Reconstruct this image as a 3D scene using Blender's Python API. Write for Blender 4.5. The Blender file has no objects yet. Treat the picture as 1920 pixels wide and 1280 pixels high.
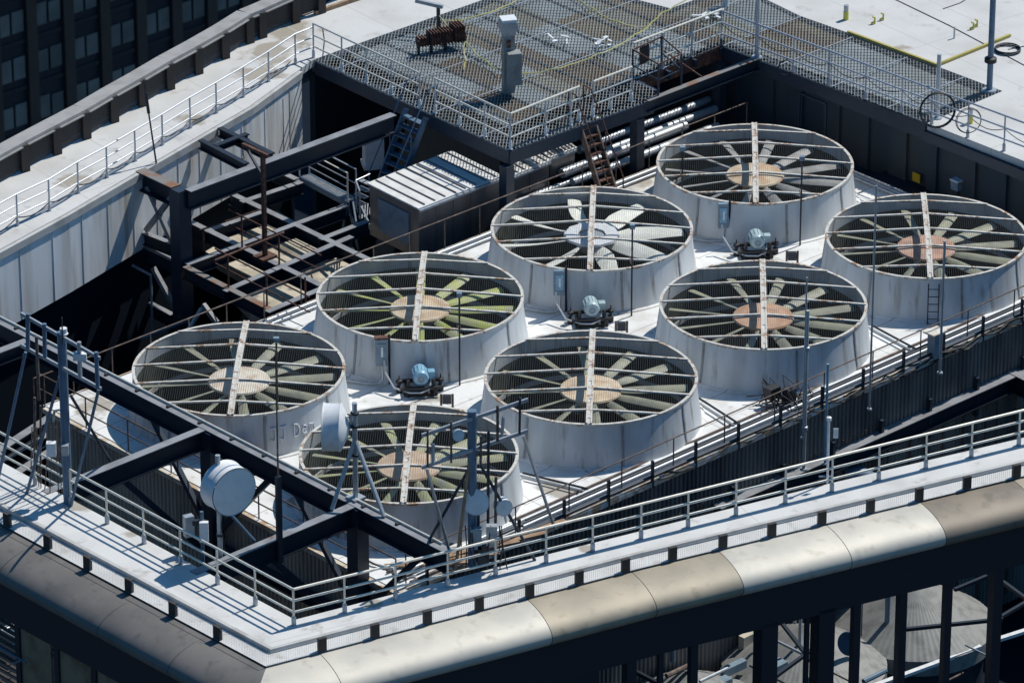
import bpy, math, random
from mathutils import Vector as V, Matrix, Quaternion
random.seed(7)
R = math.radians
scene = bpy.context.scene
COL = scene.collection
# ------------------------------------------------------------------ camera
F = 10334.0; PITCH = 0.4521; DIST = 163.46
CAM = V((0, -DIST*math.cos(PITCH), DIST*math.sin(PITCH)+1.35))
FW = V((0, math.cos(PITCH), -math.sin(PITCH))); RT = V((1, 0, 0)); UP = RT.cross(FW)
cd = bpy.data.cameras.new('camera'); cam = bpy.data.objects.new('camera', cd); COL.objects.link(cam)
cam.location = CAM; cam.rotation_euler = (math.pi/2-PITCH, 0, 0)
cd.sensor_width = 36; cd.lens = 36*F/1920; cd.clip_start = 5; cd.clip_end = 6000
cd.dof.use_dof = True; cd.dof.focus_distance = 160; cd.dof.aperture_fstop = 1.6
scene.camera = cam

def ray(x, y): return FW + RT*((x-960)/F) - UP*((y-640)/F)
def P(x, y, z):
    d = ray(x, y); return CAM + d*((z-CAM.z)/d.z)
def WP(x, y, A, dr):                       # meet the vertical plane through A along dr
    d = ray(x, y); n = V((-dr.y, dr.x, 0)); return CAM + d*(((A-CAM).dot(n))/d.dot(n))
def top_of(base, y):                       # height at which the vertical line over base reaches picture row y
    k = (y-640)/F
    n = FW*k + UP                          # (p-CAM).n == 0
    q = base-CAM; return base.z - q.dot(n)/n.z
O0 = V((-8.0198, -1.8596, 0)); UA = V((5.2458, 4.9105, 0)).normalized(); UB = V((5.0824, -5.4708, 0)).normalized()
SA, SB = 7.1855, 7.4673
def G(s, t, z=0): return O0 + UA*s + UB*t + V((0, 0, z))
H = 2.3
Z = V((0, 0, 1))

# ------------------------------------------------------------------ materials
def newmat(name):
    m = bpy.data.materials.new(name); m.use_nodes = True
    return m, m.node_tree.nodes, m.node_tree.links, m.node_tree.nodes['Principled BSDF']
def mat(name, c, rough=.6, metal=0., c2=None, scale=2., lo=.45, hi=.7, stretch=(1, 1, 1), c3=None, s3=9., lo3=.6, hi3=.75, st3=None, spots=None, spotc=(.3, .26, .2), bump=0., bs=30., detail=6, spec=.5):
    m, N, L, b = newmat(name)
    b.inputs['Roughness'].default_value = rough; b.inputs['Metallic'].default_value = metal
    b.inputs['Specular IOR Level'].default_value = spec
    tc = N.new('ShaderNodeNewGeometry'); mp = N.new('ShaderNodeMapping'); mp.inputs['Scale'].default_value = stretch
    L.new(tc.outputs['Position'], mp.inputs['Vector'])
    col = None
    m3 = mp
    if st3: m3 = N.new('ShaderNodeMapping'); m3.inputs['Scale'].default_value = st3; L.new(tc.outputs['Position'], m3.inputs['Vector'])
    def layer(prev, cc, sc, lo, hi, vec):
        n = N.new('ShaderNodeTexNoise'); n.inputs['Scale'].default_value = sc; n.inputs['Detail'].default_value = detail
        L.new(vec, n.inputs['Vector'])
        r = N.new('ShaderNodeMapRange'); r.inputs[1].default_value = lo; r.inputs[2].default_value = hi
        L.new(n.outputs['Fac'], r.inputs[0])
        x = N.new('ShaderNodeMix'); x.data_type = 'RGBA'
        L.new(r.outputs[0], x.inputs[0])
        if prev is None: x.inputs[6].default_value = (*c, 1)
        else: L.new(prev, x.inputs[6])
        x.inputs[7].default_value = (*cc, 1)
        return x.outputs[2]
    b.inputs['Base Color'].default_value = (*c, 1)
    if c2: col = layer(None, c2, scale, lo, hi, mp.outputs[0])
    if c3: col = layer(col, c3, s3, lo3, hi3, m3.outputs[0])
    for (sx, sy, sr) in (spots or []):
        dn = N.new('ShaderNodeVectorMath'); dn.operation = 'DISTANCE'; fl = N.new('ShaderNodeVectorMath'); fl.operation = 'MULTIPLY'; fl.inputs[1].default_value = (1, 1, 0)
        L.new(tc.outputs['Position'], fl.inputs[0]); L.new(fl.outputs[0], dn.inputs[0]); dn.inputs[1].default_value = (sx, sy, 0)
        nz = N.new('ShaderNodeTexNoise'); nz.inputs['Scale'].default_value = 1.6; nz.inputs['Detail'].default_value = 7; L.new(tc.outputs['Position'], nz.inputs[0])
        ad = N.new('ShaderNodeMath'); ad.operation = 'MULTIPLY_ADD'; ad.inputs[1].default_value = -2.4*sr; ad.inputs[2].default_value = sr*2.0; L.new(nz.outputs[0], ad.inputs[0])
        sb_ = N.new('ShaderNodeMath'); sb_.operation = 'SUBTRACT'; L.new(ad.outputs[0], sb_.inputs[0]); L.new(dn.outputs['Value'], sb_.inputs[1])
        mr = N.new('ShaderNodeMapRange'); mr.inputs[1].default_value = 0; mr.inputs[2].default_value = sr*.35; mr.inputs[4].default_value = .8; L.new(sb_.outputs[0], mr.inputs[0])
        x = N.new('ShaderNodeMix'); x.data_type = 'RGBA'; L.new(mr.outputs[0], x.inputs[0]); L.new(col, x.inputs[6]); x.inputs[7].default_value = (*spotc, 1); col = x.outputs[2]
    if col: L.new(col, b.inputs['Base Color'])
    if bump:
        n = N.new('ShaderNodeTexNoise'); n.inputs['Scale'].default_value = bs; L.new(tc.outputs['Position'], n.inputs['Vector'])
        bp = N.new('ShaderNodeBump'); bp.inputs['Strength'].default_value = bump; bp.inputs['Distance'].default_value = .02
        L.new(n.outputs['Fac'], bp.inputs['Height']); L.new(bp.outputs[0], b.inputs['Normal'])
    return m
M = {}
def sp(*a): return [(P(x, y, z_).x, P(x, y, z_).y, q) for x, y, z_, q in a]
M['roof'] = mat('white_roof_membrane', (.60, .595, .58), .85, c2=(.50, .49, .47), scale=.45, lo=.42, hi=.7, c3=(.36, .34, .31), s3=1.3, lo3=.60, hi3=.78, bump=.3, bs=8,
    spots=sp((515, 100, 2.3, 1.3), (485, 140, 2.3, 1.0), (545, 60, 2.3, 1.2), (130, 338, 2.3, .7), (372, 228, 2.3, .5), (360, 226, 2.3, .6), (1700, 90, 2.3, .5)))
M['walk'] = mat('white_walkway_coating', (.64, .635, .62), .8, c2=(.53, .52, .50), scale=.8, lo=.42, hi=.7, c3=(.38, .355, .32), s3=2.4, lo3=.60, hi3=.78, bump=.3, bs=10,
    spots=sp((250, 1000, 2.3, .35), (150, 950, 2.3, .4), (700, 1130, 2.3, .35), (1100, 1030, 2.3, .3)))
M['coping'] = mat('coping_concrete', (.50, .495, .48), .8, c2=(.38, .37, .35), scale=2, lo=.45, hi=.7)
M['deck'] = mat('white_deck_paint', (.78, .78, .77), .75, c2=(.58, .565, .53), scale=.9, lo=.45, hi=.7, c3=(.34, .31, .26), s3=2.2, lo3=.62, hi3=.78, bump=.3, bs=6,
    spots=sp((1050, 915, 0, .9), (580, 905, 0, .6), (800, 745, 0, .7), (1110, 615, 0, .7), (1200, 335, 0, 1.2), (180, 760, 0, .8), (560, 940, 0, .6), (1420, 490, 0, .6)))
M['deckrust'] = mat('rusted_deck_edge', (.60, .55, .45), .8, c2=(.40, .22, .10), scale=1.5, lo=.42, hi=.62, c3=(.7, .69, .66), s3=3, lo3=.5, hi3=.6)
M['stack'] = mat('stack_paint', (.61, .64, .655), .55, c2=(.45, .465, .47), scale=1.6, lo=.42, hi=.7, stretch=(1, 1, .18), c3=(.30, .27, .235), s3=4.5, lo3=.57, hi3=.75, st3=(1, 1, .09))
M['seam'] = mat('seam_strip_paint', (.30, .31, .32), .6, c2=(.2, .17, .14), scale=4)
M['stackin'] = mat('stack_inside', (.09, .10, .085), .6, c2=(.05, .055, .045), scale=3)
M['cream'] = mat('cream_paint_rusting', (.56, .53, .47), .6, c2=(.30, .17, .09), scale=2.6, lo=.5, hi=.64, c3=(.66, .64, .6), s3=12, lo3=.5, hi3=.6)
M['wire'] = mat('guard_wire', (.11, .115, .11), .6, .2)
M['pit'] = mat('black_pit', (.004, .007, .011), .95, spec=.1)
M['dark'] = mat('dark_steel', (.016, .025, .04), .5, .1, c2=(.024, .03, .042), scale=3)
M['beam'] = mat('sunlit_weathered_steel', (.27, .28, .30), .6, c2=(.18, .18, .19), scale=2, lo=.4, hi=.7, c3=(.18, .09, .05), s3=2.5, lo3=.68, hi3=.78)  # rust-flecked steel, base grey raised to carry sunlight on beam tops
M['beamr'] = mat('rust_topped_beam', (.20, .19, .18), .7, c2=(.22, .11, .06), scale=1.5, lo=.45, hi=.6)
M['navy'] = mat('navy_painted_steel', (.022, .036, .058), .45, c2=(.03, .045, .065), scale=3)
M['bluest'] = mat('blue_grey_paint', (.11, .18, .26), .5, c2=(.08, .13, .19), scale=3)
M['galv'] = mat('galvanised_steel', (.45, .48, .51), .42, .35, c2=(.33, .36, .4), scale=6)
M['ventgrey'] = mat('dull_vent_grey', (.30, .31, .31), .6, c2=(.22, .21, .2), scale=3)
M['rail'] = mat('aluminium_rail', (.80, .76, .66), .33, .15, c2=(.66, .62, .53), scale=5)
M['railg'] = mat('grey_rail', (.50, .53, .58), .4, .3)
M['white'] = mat('white_enamel', (.78, .79, .80), .4, c2=(.66, .67, .68), scale=5)
M['radome'] = mat('radome', (.74, .78, .80), .5, c2=(.66, .70, .72), scale=3)
M['rust'] = mat('rust', (.12, .05, .032), .8, c2=(.06, .028, .022), scale=6, lo=.4, hi=.6, c3=(.3, .15, .08), s3=9, lo3=.58, hi3=.7)
M['rustd'] = mat('dark_rusty_pipe', (.11, .075, .06), .7, c2=(.2, .15, .12), scale=5, lo=.5, hi=.65)
M['grat'] = mat('grating_steel', (.31, .32, .31), .5, .2, c2=(.23, .23, .20), scale=.6)
M['yellow'] = mat('yellow_tape', (.65, .58, .10), .5)
M['ytape'] = mat('faded_yellow_tape', (.50, .48, .14), .5, c2=(.6, .6, .45), scale=3)
M['yline'] = mat('yellow_edge_paint', (.46, .39, .10), .6, c2=(.3, .25, .06), scale=2)
M['black'] = mat('black_rubber', (.02, .02, .022), .6)
M['conc'] = mat('lower_slab', (.55, .50, .40), .85, c2=(.40, .35, .27), scale=1.0, lo=.45, hi=.6, c3=(.22, .2, .18), s3=2.4, lo3=.6, hi3=.72, bump=.3, bs=8)
M['beige'] = mat('weathered_timber', (.36, .24, .15), .8, c2=(.22, .13, .08), scale=5)
M['slab'] = mat('under_slab', (.14, .17, .19), .85, c2=(.08, .06, .04), scale=.25, lo=.5, hi=.53, c3=(.17, .20, .22), s3=.6, lo3=.55, hi3=.6)
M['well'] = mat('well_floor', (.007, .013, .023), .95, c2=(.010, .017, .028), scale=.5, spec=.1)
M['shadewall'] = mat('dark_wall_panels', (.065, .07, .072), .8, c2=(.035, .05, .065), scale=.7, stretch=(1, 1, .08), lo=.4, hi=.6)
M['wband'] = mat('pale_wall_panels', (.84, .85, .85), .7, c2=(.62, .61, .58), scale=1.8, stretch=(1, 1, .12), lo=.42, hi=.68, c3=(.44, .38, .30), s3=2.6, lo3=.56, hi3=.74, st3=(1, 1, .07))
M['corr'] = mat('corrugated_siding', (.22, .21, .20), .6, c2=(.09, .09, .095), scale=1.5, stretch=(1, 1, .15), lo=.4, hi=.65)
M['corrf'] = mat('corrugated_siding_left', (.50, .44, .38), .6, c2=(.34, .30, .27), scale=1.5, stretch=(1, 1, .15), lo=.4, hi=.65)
M['panelw'] = None
M['ahu'] = mat('cabinet_metal', (.20, .19, .19), .4, .4, c2=(.14, .12, .115), scale=1.2, stretch=(1, 1, .2))
M['ahutop'] = mat('cabinet_roof', (.74, .73, .70), .6, c2=(.6, .58, .55), scale=2)
M['motorb'] = mat('blue_motor_paint', (.25, .46, .60), .4, c2=(.18, .34, .46), scale=8)
M['motorg'] = mat('green_grey_motor_paint', (.42, .54, .55), .4, c2=(.32, .42, .44), scale=8)
M['boxb'] = mat('blue_grey_box', (.20, .28, .34), .5, c2=(.15, .2, .25), scale=4)
M['clad1'] = mat('pale_cladding', (.60, .56, .48), .58, .15, c2=(.50, .475, .42), scale=.8, lo=.38, hi=.66, c3=(.40, .37, .31), s3=2.6, lo3=.56, hi3=.80, bump=.15, bs=1.5)
M['clad2'] = mat('golden_cladding', (.42, .36, .27), .58, .15, c2=(.33, .29, .22), scale=.8, lo=.38, hi=.66, c3=(.25, .21, .15), s3=2.6, lo3=.56, hi3=.80, bump=.15, bs=1.5)
M['clad3'] = mat('bronze_cladding', (.245, .205, .155), .58, .15, c2=(.19, .16, .125), scale=.8, lo=.38, hi=.66, c3=(.13, .11, .085), s3=2.6, lo3=.56, hi3=.80, bump=.15, bs=1.5)
M['clad4'] = mat('dull_grey_cladding', (.19, .175, .16), .58, .15, c2=(.145, .135, .125), scale=.8, lo=.38, hi=.66, c3=(.10, .095, .09), s3=2.6, lo3=.56, hi3=.80, bump=.15, bs=1.5)
M['facade'] = mat('dark_facade', (.014, .02, .032), .5)
M['parcop'] = mat('parapet_coping', (.34, .33, .32), .7, c2=(.27, .26, .25), scale=2)
M['glass'] = mat('dark_glass', (.02, .03, .04), .12)
M['brownglass'] = mat('bronze_panel', (.30, .22, .14), .45, c2=(.14, .10, .06), scale=1.5)
M['blind'] = mat('window_blind', (.26, .24, .21), .6, c2=(.13, .125, .115), scale=.35, lo=.35, hi=.65)
M['facpier'] = mat('facade_pier', (.045, .038, .034), .7, c2=(.035, .03, .028), scale=1)
M['cone'] = mat('corrugated_cone', (.26, .26, .25), .65, .1, c2=(.17, .17, .165), scale=3)
M['graf'] = mat('pale_graffiti_paint', (.70, .72, .75), .7)
M['dirtpatch'] = mat('brown_stain', (.30, .26, .21), .85, c2=(.5, .48, .45), scale=2)
M['orange'] = mat('orange_plastic', (.50, .16, .06), .6)
M['ysign'] = mat('yellow_sign', (.75, .45, .02), .5)
M['asphalt'] = mat('street_asphalt', (.03, .03, .032), .9)
def blade_mat(n, c, c2): return mat(n, c, .55, c2=c2, scale=2.5, lo=.4, hi=.65)
BL = {'dull': blade_mat('dull_green_blade', (.36, .37, .20), (.29, .29, .23)), 'olive': blade_mat('olive_blade', (.34, .34, .24), (.24, .24, .19)), 'green': blade_mat('yellow_green_blade', (.42, .46, .12), (.38, .38, .26)),
      'grey': blade_mat('grey_blade', (.36, .36, .34), (.26, .25, .24)), 'white': blade_mat('pale_blade', (.82, .82, .74), (.7, .7, .62))}
def hub_mat(n, c, c2): return mat(n, c, .7, c2=c2, scale=2.2, lo=.4, hi=.68)
HB = {'pale': hub_mat('pale_rusting_hub', (.76, .70, .60), (.55, .42, .30)), 'cream': hub_mat('cream_hub', (.70, .58, .42), (.50, .33, .20)),
      'orange': hub_mat('orange_rust_hub', (.58, .37, .25), (.42, .24, .15)), 'tan': hub_mat('tan_hub', (.60, .46, .34), (.44, .30, .20)), 'white': M['white'],
      'pink': hub_mat('pinkish_rust_hub', (.54, .34, .25), (.38, .22, .16))}
# fine ribs on the white vent strip (real world-space pattern of narrow slots)
def strip_mat():
    m, N, L, b = newmat('slotted_white_strip'); b.inputs['Roughness'].default_value = .7
    g = N.new('ShaderNodeNewGeometry'); mp = N.new('ShaderNodeMapping'); mp.inputs['Rotation'].default_value = (0, 0, R(-20)); L.new(g.outputs['Position'], mp.inputs[0])
    w = N.new('ShaderNodeTexWave'); w.inputs['Scale'].default_value = 4.6; w.bands_direction = 'X'; L.new(mp.outputs[0], w.inputs[0])
    r = N.new('ShaderNodeMapRange'); r.inputs[1].default_value = .0; r.inputs[2].default_value = .12; L.new(w.outputs[1], r.inputs[0])
    x = N.new('ShaderNodeMix'); x.data_type = 'RGBA'; x.inputs[6].default_value = (.42, .42, .43, 1); x.inputs[7].default_value = (.70, .70, .71, 1)
    L.new(r.outputs[0], x.inputs[0]); L.new(x.outputs[2], b.inputs['Base Color']); return m
M['panelw'] = M['walk']
def slab_mat():
    m, N, L, b = newmat('patched_under_deck'); b.inputs['Roughness'].default_value = .8
    g = N.new('ShaderNodeNewGeometry'); mp = N.new('ShaderNodeMapping'); mp.inputs['Rotation'].default_value = (0, 0, R(47)); L.new(g.outputs['Position'], mp.inputs[0])
    sn = N.new('ShaderNodeVectorMath'); sn.operation = 'SNAP'; sn.inputs[1].default_value = (2.6, 1.1, 50); L.new(mp.outputs[0], sn.inputs[0])
    wn = N.new('ShaderNodeTexWhiteNoise'); L.new(sn.outputs[0], wn.inputs[0])
    cr = N.new('ShaderNodeValToRGB'); cr.color_ramp.interpolation = 'CONSTANT'; e = cr.color_ramp.elements
    e[0].position = 0; e[0].color = (.10, .065, .035, 1); e[1].position = .22; e[1].color = (.22, .26, .28, 1)
    for p_, c_ in ((.40, (.23, .26, .27, 1)), (.58, (.19, .18, .14, 1)), (.72, (.27, .31, .33, 1)), (.86, (.15, .12, .075, 1))): q = e.new(p_); q.color = c_
    L.new(wn.outputs[0], cr.inputs[0])
    n = N.new('ShaderNodeTexNoise'); n.inputs['Scale'].default_value = .7; n.inputs['Detail'].default_value = 6; L.new(g.outputs['Position'], n.inputs[0])
    x = N.new('ShaderNodeMix'); x.data_type = 'RGBA'; x.blend_type = 'OVERLAY'; x.inputs[0].default_value = .7; L.new(cr.outputs[0], x.inputs[6]); L.new(n.outputs[0], x.inputs[7]); L.new(x.outputs[2], b.inputs['Base Color'])
    return m
M['slab'] = slab_mat()
def seam_deck(m, ang, bw=2.4, bh=1.2, cc=(.26, .24, .22), mo=.012):
    N = m.node_tree.nodes; L = m.node_tree.links; b = N['Principled BSDF']; src = b.inputs['Base Color'].links[0].from_socket
    g = N.new('ShaderNodeNewGeometry'); mp = N.new('ShaderNodeMapping'); mp.inputs['Rotation'].default_value = (0, 0, ang); L.new(g.outputs['Position'], mp.inputs[0])
    br = N.new('ShaderNodeTexBrick'); br.inputs['Scale'].default_value = 1; br.inputs['Brick Width'].default_value = bw; br.inputs['Row Height'].default_value = bh; br.inputs['Mortar Size'].default_value = mo; br.inputs['Mortar Smooth'].default_value = .1; br.offset = 0
    L.new(mp.outputs[0], br.inputs[0]); x = N.new('ShaderNodeMix'); x.data_type = 'RGBA'; L.new(br.outputs['Fac'], x.inputs[0]); L.new(src, x.inputs[6]); x.inputs[7].default_value = (*cc, 1); L.new(x.outputs[2], b.inputs['Base Color'])
seam_deck(M['roof'], .9, 7.5, 2.6, (.47, .46, .44), .02)
seam_deck(M['walk'], 1.1, 5.0, 40, (.50, .49, .47), .015)
seam_deck(M['deck'], -math.atan2(UA.y, UA.x))

# ------------------------------------------------------------------ mesh builder
class MB:
    def __init__(s): s.v = []; s.f = []
    def add(s, vs, fs):
        n = len(s.v); s.v += [tuple(x) for x in vs]; s.f += [tuple(i+n for i in f) for f in fs]; return s
    def box(s, c, sx, sy, sz, ax=None, ay=None):
        c = V(c); ax = (ax or V((1, 0, 0))).normalized(); ay = (ay or Z.cross(ax)).normalized(); az = ax.cross(ay)
        return s.add([c+ax*(sx/2*i)+ay*(sy/2*j)+az*(sz/2*k) for k in (-1, 1) for j in (-1, 1) for i in (-1, 1)],
                     [(0, 2, 3, 1), (4, 5, 7, 6), (0, 1, 5, 4), (2, 6, 7, 3), (0, 4, 6, 2), (1, 3, 7, 5)])
    def bar(s, a, b, w, h=None, up=None):
        a = V(a); b = V(b); d = b-a; h = h or w; dn = d.normalized()
        up = up or (Z if abs(dn.z) < .95 else UB); sd = dn.cross(up)
        if sd.length < 1e-4: sd = dn.cross(V((1, 0, 0)))
        return s.box((a+b)/2, d.length, w, h, dn, sd.normalized())
    def ibeam(s, a, b, w, h, tf=.035, tw=.03):          # top flange surface runs along a-b
        a = V(a); b = V(b); s.bar(a-Z*tf/2, b-Z*tf/2, w, tf); s.bar(a-Z*(h-tf/2), b-Z*(h-tf/2), w, tf)
        return s.bar(a-Z*h/2, b-Z*h/2, tw, h-2*tf-.002)
    def tube(s, pts, r, n=8, r2=None):
        pts = [V(p) for p in pts]; m = len(pts)
        if m < 2: return s
        rings = []; prev = None
        for i, p in enumerate(pts):
            d = ((pts[i+1]-p).normalized() if i < m-1 else V((0, 0, 0)))+((p-pts[i-1]).normalized() if i > 0 else V((0, 0, 0)))
            if d.length < 1e-6: d = V((0, 0, 1))
            d.normalize()
            if prev is None: x = d.orthogonal().normalized()
            else: x = (prev-d*prev.dot(d)).normalized()
            prev = x; y = d.cross(x); rr = r if r2 is None else r+(r2-r)*i/(m-1)
            rings.append([p+(x*math.cos(2*math.pi*k/n)+y*math.sin(2*math.pi*k/n))*rr for k in range(n)])
        fs = [(i*n+k, i*n+(k+1) % n, (i+1)*n+(k+1) % n, (i+1)*n+k) for i in range(m-1) for k in range(n)]
        fs += [tuple(range(n-1, -1, -1)), tuple((m-1)*n+k for k in range(n))]
        return s.add([v for q in rings for v in q], fs)
    def lathe(s, c, prof, n=48, axis=Z, capa=False, capb=False, a0=0, a1=2*math.pi):
        c = V(c); axis = axis.normalized(); x = axis.orthogonal().normalized() if abs(axis.z) < .99 else V((1, 0, 0)); y = axis.cross(x)
        full = abs(a1-a0-2*math.pi) < 1e-6; k = n if full else n+1
        vs = [c+axis*h+(x*math.cos(a0+(a1-a0)*i/n)+y*math.sin(a0+(a1-a0)*i/n))*r for r, h in prof for i in range(k)]
        fs = []
        for j in range(len(prof)-1):
            for i in range(n): i2 = (i+1) % k; fs.append((j*k+i, j*k+i2, (j+1)*k+i2, (j+1)*k+i))
        if capa: fs.append(tuple(range(k-1, -1, -1)))
        if capb: fs.append(tuple((len(prof)-1)*k+i for i in range(k)))
        return s.add(vs, fs)
    def prism(s, pts, z0, z1):
        n = len(pts); ar = sum(pts[i][0]*pts[(i+1) % n][1]-pts[(i+1) % n][0]*pts[i][1] for i in range(n))
        if ar < 0: pts = pts[::-1]
        vs = [(p[0], p[1], z0) for p in pts]+[(p[0], p[1], z1) for p in pts]
        return s.add(vs, [tuple(range(n-1, -1, -1)), tuple(range(n, 2*n))]+[(i, (i+1) % n, n+(i+1) % n, n+i) for i in range(n)])
    def wall(s, a, b, z0, z1, th=.15):                   # upright slab from a to b
        a = V((a.x, a.y, (z0+z1)/2)); b = V((b.x, b.y, (z0+z1)/2)); return s.bar(a, b, th, z1-z0)
    def corr(s, a, b, z0, z1, pitch=.15, dep=.04):
        a = V((a.x, a.y, 0)); b = V((b.x, b.y, 0)); d = b-a; L = d.length; d.normalize(); n = V((-d.y, d.x, 0)); k = int(L/pitch); vs = []
        for i in range(k+1):
            for q, o in ((0, 0), (.35, 0), (.5, dep), (.85, dep)):
                p = a+d*((i+q)*L/(k+1))+n*o; vs += [(p.x, p.y, z0), (p.x, p.y, z1)]
        return s.add(vs, [(2*i, 2*i+2, 2*i+3, 2*i+1) for i in range(len(vs)//2-1)])
    def shell(s, poly_a, poly_b):                        # quads between two equal polylines
        n = len(poly_a); return s.add(list(poly_a)+list(poly_b), [(i, i+1, n+i+1, n+i) for i in range(n-1)])
ORG = {}
def obj(name, mb, m, parent=None, label=None, smooth=True, origin=None, local=False):
    if isinstance(mb, bpy.types.Mesh): me = mb
    else:
        og = V((0, 0, 0)) if local else (ORG.get(parent.name, V((0, 0, 0))) if parent else (origin or V((0, 0, 0))))
        me = bpy.data.meshes.new(name); me.from_pydata([tuple(V(v)-og) for v in mb.v], [], mb.f); me.update()
        me.materials.append(m)
        if smooth:
            me.polygons.foreach_set('use_smooth', [True]*len(me.polygons)); me.set_sharp_from_angle(angle=R(38))
    o = bpy.data.objects.new(name, me); COL.objects.link(o)
    if parent: o.parent = parent; ORG[o.name] = ORG.get(parent.name, V((0, 0, 0)))
    elif origin: o.location = origin; ORG[o.name] = V(origin)
    if label: o['label'] = label
    return o
def beam(name, a, b, w, h, parent, topm=None, m=None):
    o = obj(name, MB().ibeam(a, b, w, h), m or M['dark'], parent); d = (V(b)-V(a)).normalized()*.01
    obj('top_tone_sheet', MB().bar(V(a)+Z*.008+d, V(b)+Z*.008-d, w*.94, .012), topm or M['beam'], o); return o  # thin sheet colours the sunlit top; dark default steel colours the shaded web
def each(name, bars, m, parent):
    for a in bars: obj(name, MB().bar(*a[:4], **(a[4] if len(a) > 4 else {})), m, parent)
def tag(o, label, cat, group=None):
    o['label'] = label; o['category'] = cat
    if group: o['group'] = group
    return o
def thing(name, label, cat, loc, group=None):
    o = bpy.data.objects.new(name, None); COL.objects.link(o); o.empty_display_size = .2; o.location = loc; ORG[o.name] = V(loc)
    return tag(o, label, cat, group)
def struct(name, mb, m, kind='structure', smooth=False):
    o = obj(name, mb, m, smooth=smooth); o['kind'] = kind; return o
def one(name, label, cat, mb, m, loc, group=None):
    o = obj(name, mb, m, origin=V(loc)); return tag(o, label, cat, group)
def lerp(a, b, t): return a+(b-a)*t
def Ppts(l, z): return [P(x, y, z) for x, y in l]

# ------------------------------------------------------------------ setting: roofs, floors, ground
OUT = Ppts([(-420, 722), (508, 1217), (1200, 1037), (1920, 865), (2500, 727)], H)        # outer coping line
INN = Ppts([(-420, 637), (0, 864), (279, 1014), (553, 1161), (1022, 1040), (1556, 906), (1920, 820), (2500, 684)], H)
struct('walkway', MB().prism([(p.x, p.y) for p in OUT+INN[::-1]], H-.30, H), M['walk'])
def offs(pl, d):                                         # offset a polyline to its right-hand side by d (outward here)
    res = []
    for i, p in enumerate(pl):
        n = V((0, 0, 0))
        ds = []
        if i > 0: ds.append((pl[i]-pl[i-1]).normalized())
        if i < len(pl)-1: ds.append((pl[i+1]-pl[i]).normalized())
        ns = [V((q.y, -q.x, 0)) for q in ds]
        if len(ns) == 2:
            m = (ns[0]+ns[1]).normalized(); n = m/max(.3, m.dot(ns[0]))
        else: n = ns[0]
        res.append(V((p.x, p.y, p.z))+n*d)
    return res
if (OUT[2]-OUT[1]).cross(OUT[0]-OUT[1]).z < 0: SGN = 1
else: SGN = 1
# which side is outward: towards the camera
t_ = offs(OUT, 1.0)
SGN = 1 if t_[2].y < OUT[2].y else -1
def off(pl, d): return offs(pl, d*SGN)
# back left roof, strips at the back, right roof
IN_L = [(-420, 700), (0, 467), (123, 400), (267, 316), (467, 200), (583, 115)]
RA = Ppts(IN_L+[(588, 112), (683, 78), (905, 0), (1010, -40), (720, -60), (600, 14), (470, 65), (0, 335), (-420, 575)], H)
struct('roof', MB().prism([(p.x, p.y) for p in RA], H-.25, H), M['roof'])
RB = Ppts([(1010, -40), (1196, 0), (1257, 16), (1302, 0), (1420, -42), (1300, -100), (1000, -90)], H)
struct('roof', MB().prism([(p.x, p.y) for p in RB], H-.25, H), M['roof'])
RC = Ppts([(1420, -42), (1430, -4), (1500, 30), (1588, 61), (1758, 125), (1880, 171), (1739, 231), (1920, 302), (2400, 492), (2400, -160), (1500, -160)], H)
struct('roof', MB().prism([(p.x, p.y) for p in RC], H-.25, H), M['roof'])
struct('ground', MB().add([(-4000, -3000, -150), (4000, -3000, -150), (4000, 5000, -150), (-4000, 5000, -150)], [(0, 1, 2, 3)]), M['asphalt'])
wf = [G(-13, -26), G(60, -40), G(60, 30), G(-13, 22)]
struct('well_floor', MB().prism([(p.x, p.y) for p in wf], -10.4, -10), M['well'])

# ------------------------------------------------------------------ cooling tower casing
tw = thing('cooling_tower', 'long cooling tower casing with white deck and corrugated sides under the eight fans', 'cooling tower', G(0, 0, -9.9))
S0, S1, T0, T1 = -4.0, 25.4, -4.12, 11.42
cu = bpy.data.curves.new('deckcurve', 'CURVE'); cu.dimensions = '2D'; cu.fill_mode = 'BOTH'; cu.extrude = .08
def spl(pts):
    sp = cu.splines.new('POLY'); sp.points.add(len(pts)-1)
    for i, p in enumerate(pts): sp.points[i].co = (p[0], p[1], 0, 1)
    sp.use_cyclic_u = True
spl([G(S0, T0), G(S1, T0), G(S1, T1), G(S0, T1)])
CEN = [G(i*SA, j*SB) for j in (0, 1) for i in range(4)]
for c in CEN: spl([(c.x+3.02*math.cos(2*math.pi*k/64), c.y+3.02*math.sin(2*math.pi*k/64)) for k in range(64)])
co = bpy.data.objects.new('deckcurve', cu); COL.objects.link(co)
me = bpy.data.meshes.new_from_object(co.evaluated_get(bpy.context.evaluated_depsgraph_get())); bpy.data.objects.remove(co)
og = ORG[tw.name]; me.transform(Matrix.Translation(V((0, 0, -.08))-og)); me.materials.clear(); me.materials.append(M['deck']); me.name = 'top_deck'
obj('top_deck', me, None, tw)
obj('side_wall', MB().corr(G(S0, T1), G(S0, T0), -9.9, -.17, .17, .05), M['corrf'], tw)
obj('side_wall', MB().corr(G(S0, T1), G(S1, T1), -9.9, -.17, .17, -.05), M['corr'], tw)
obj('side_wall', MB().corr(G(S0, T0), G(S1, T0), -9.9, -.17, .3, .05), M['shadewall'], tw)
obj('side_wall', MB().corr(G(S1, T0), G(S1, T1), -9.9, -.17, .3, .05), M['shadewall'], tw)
obj('pit_floor', MB().prism([(G(s, t).x, G(s, t).y) for s, t in ((S0+.1, T0+.1), (S1-.1, T0+.1), (S1-.1, T1-.1), (S0+.1, T1-.1))], -3.6, -3.5), M['pit'], tw)
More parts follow.
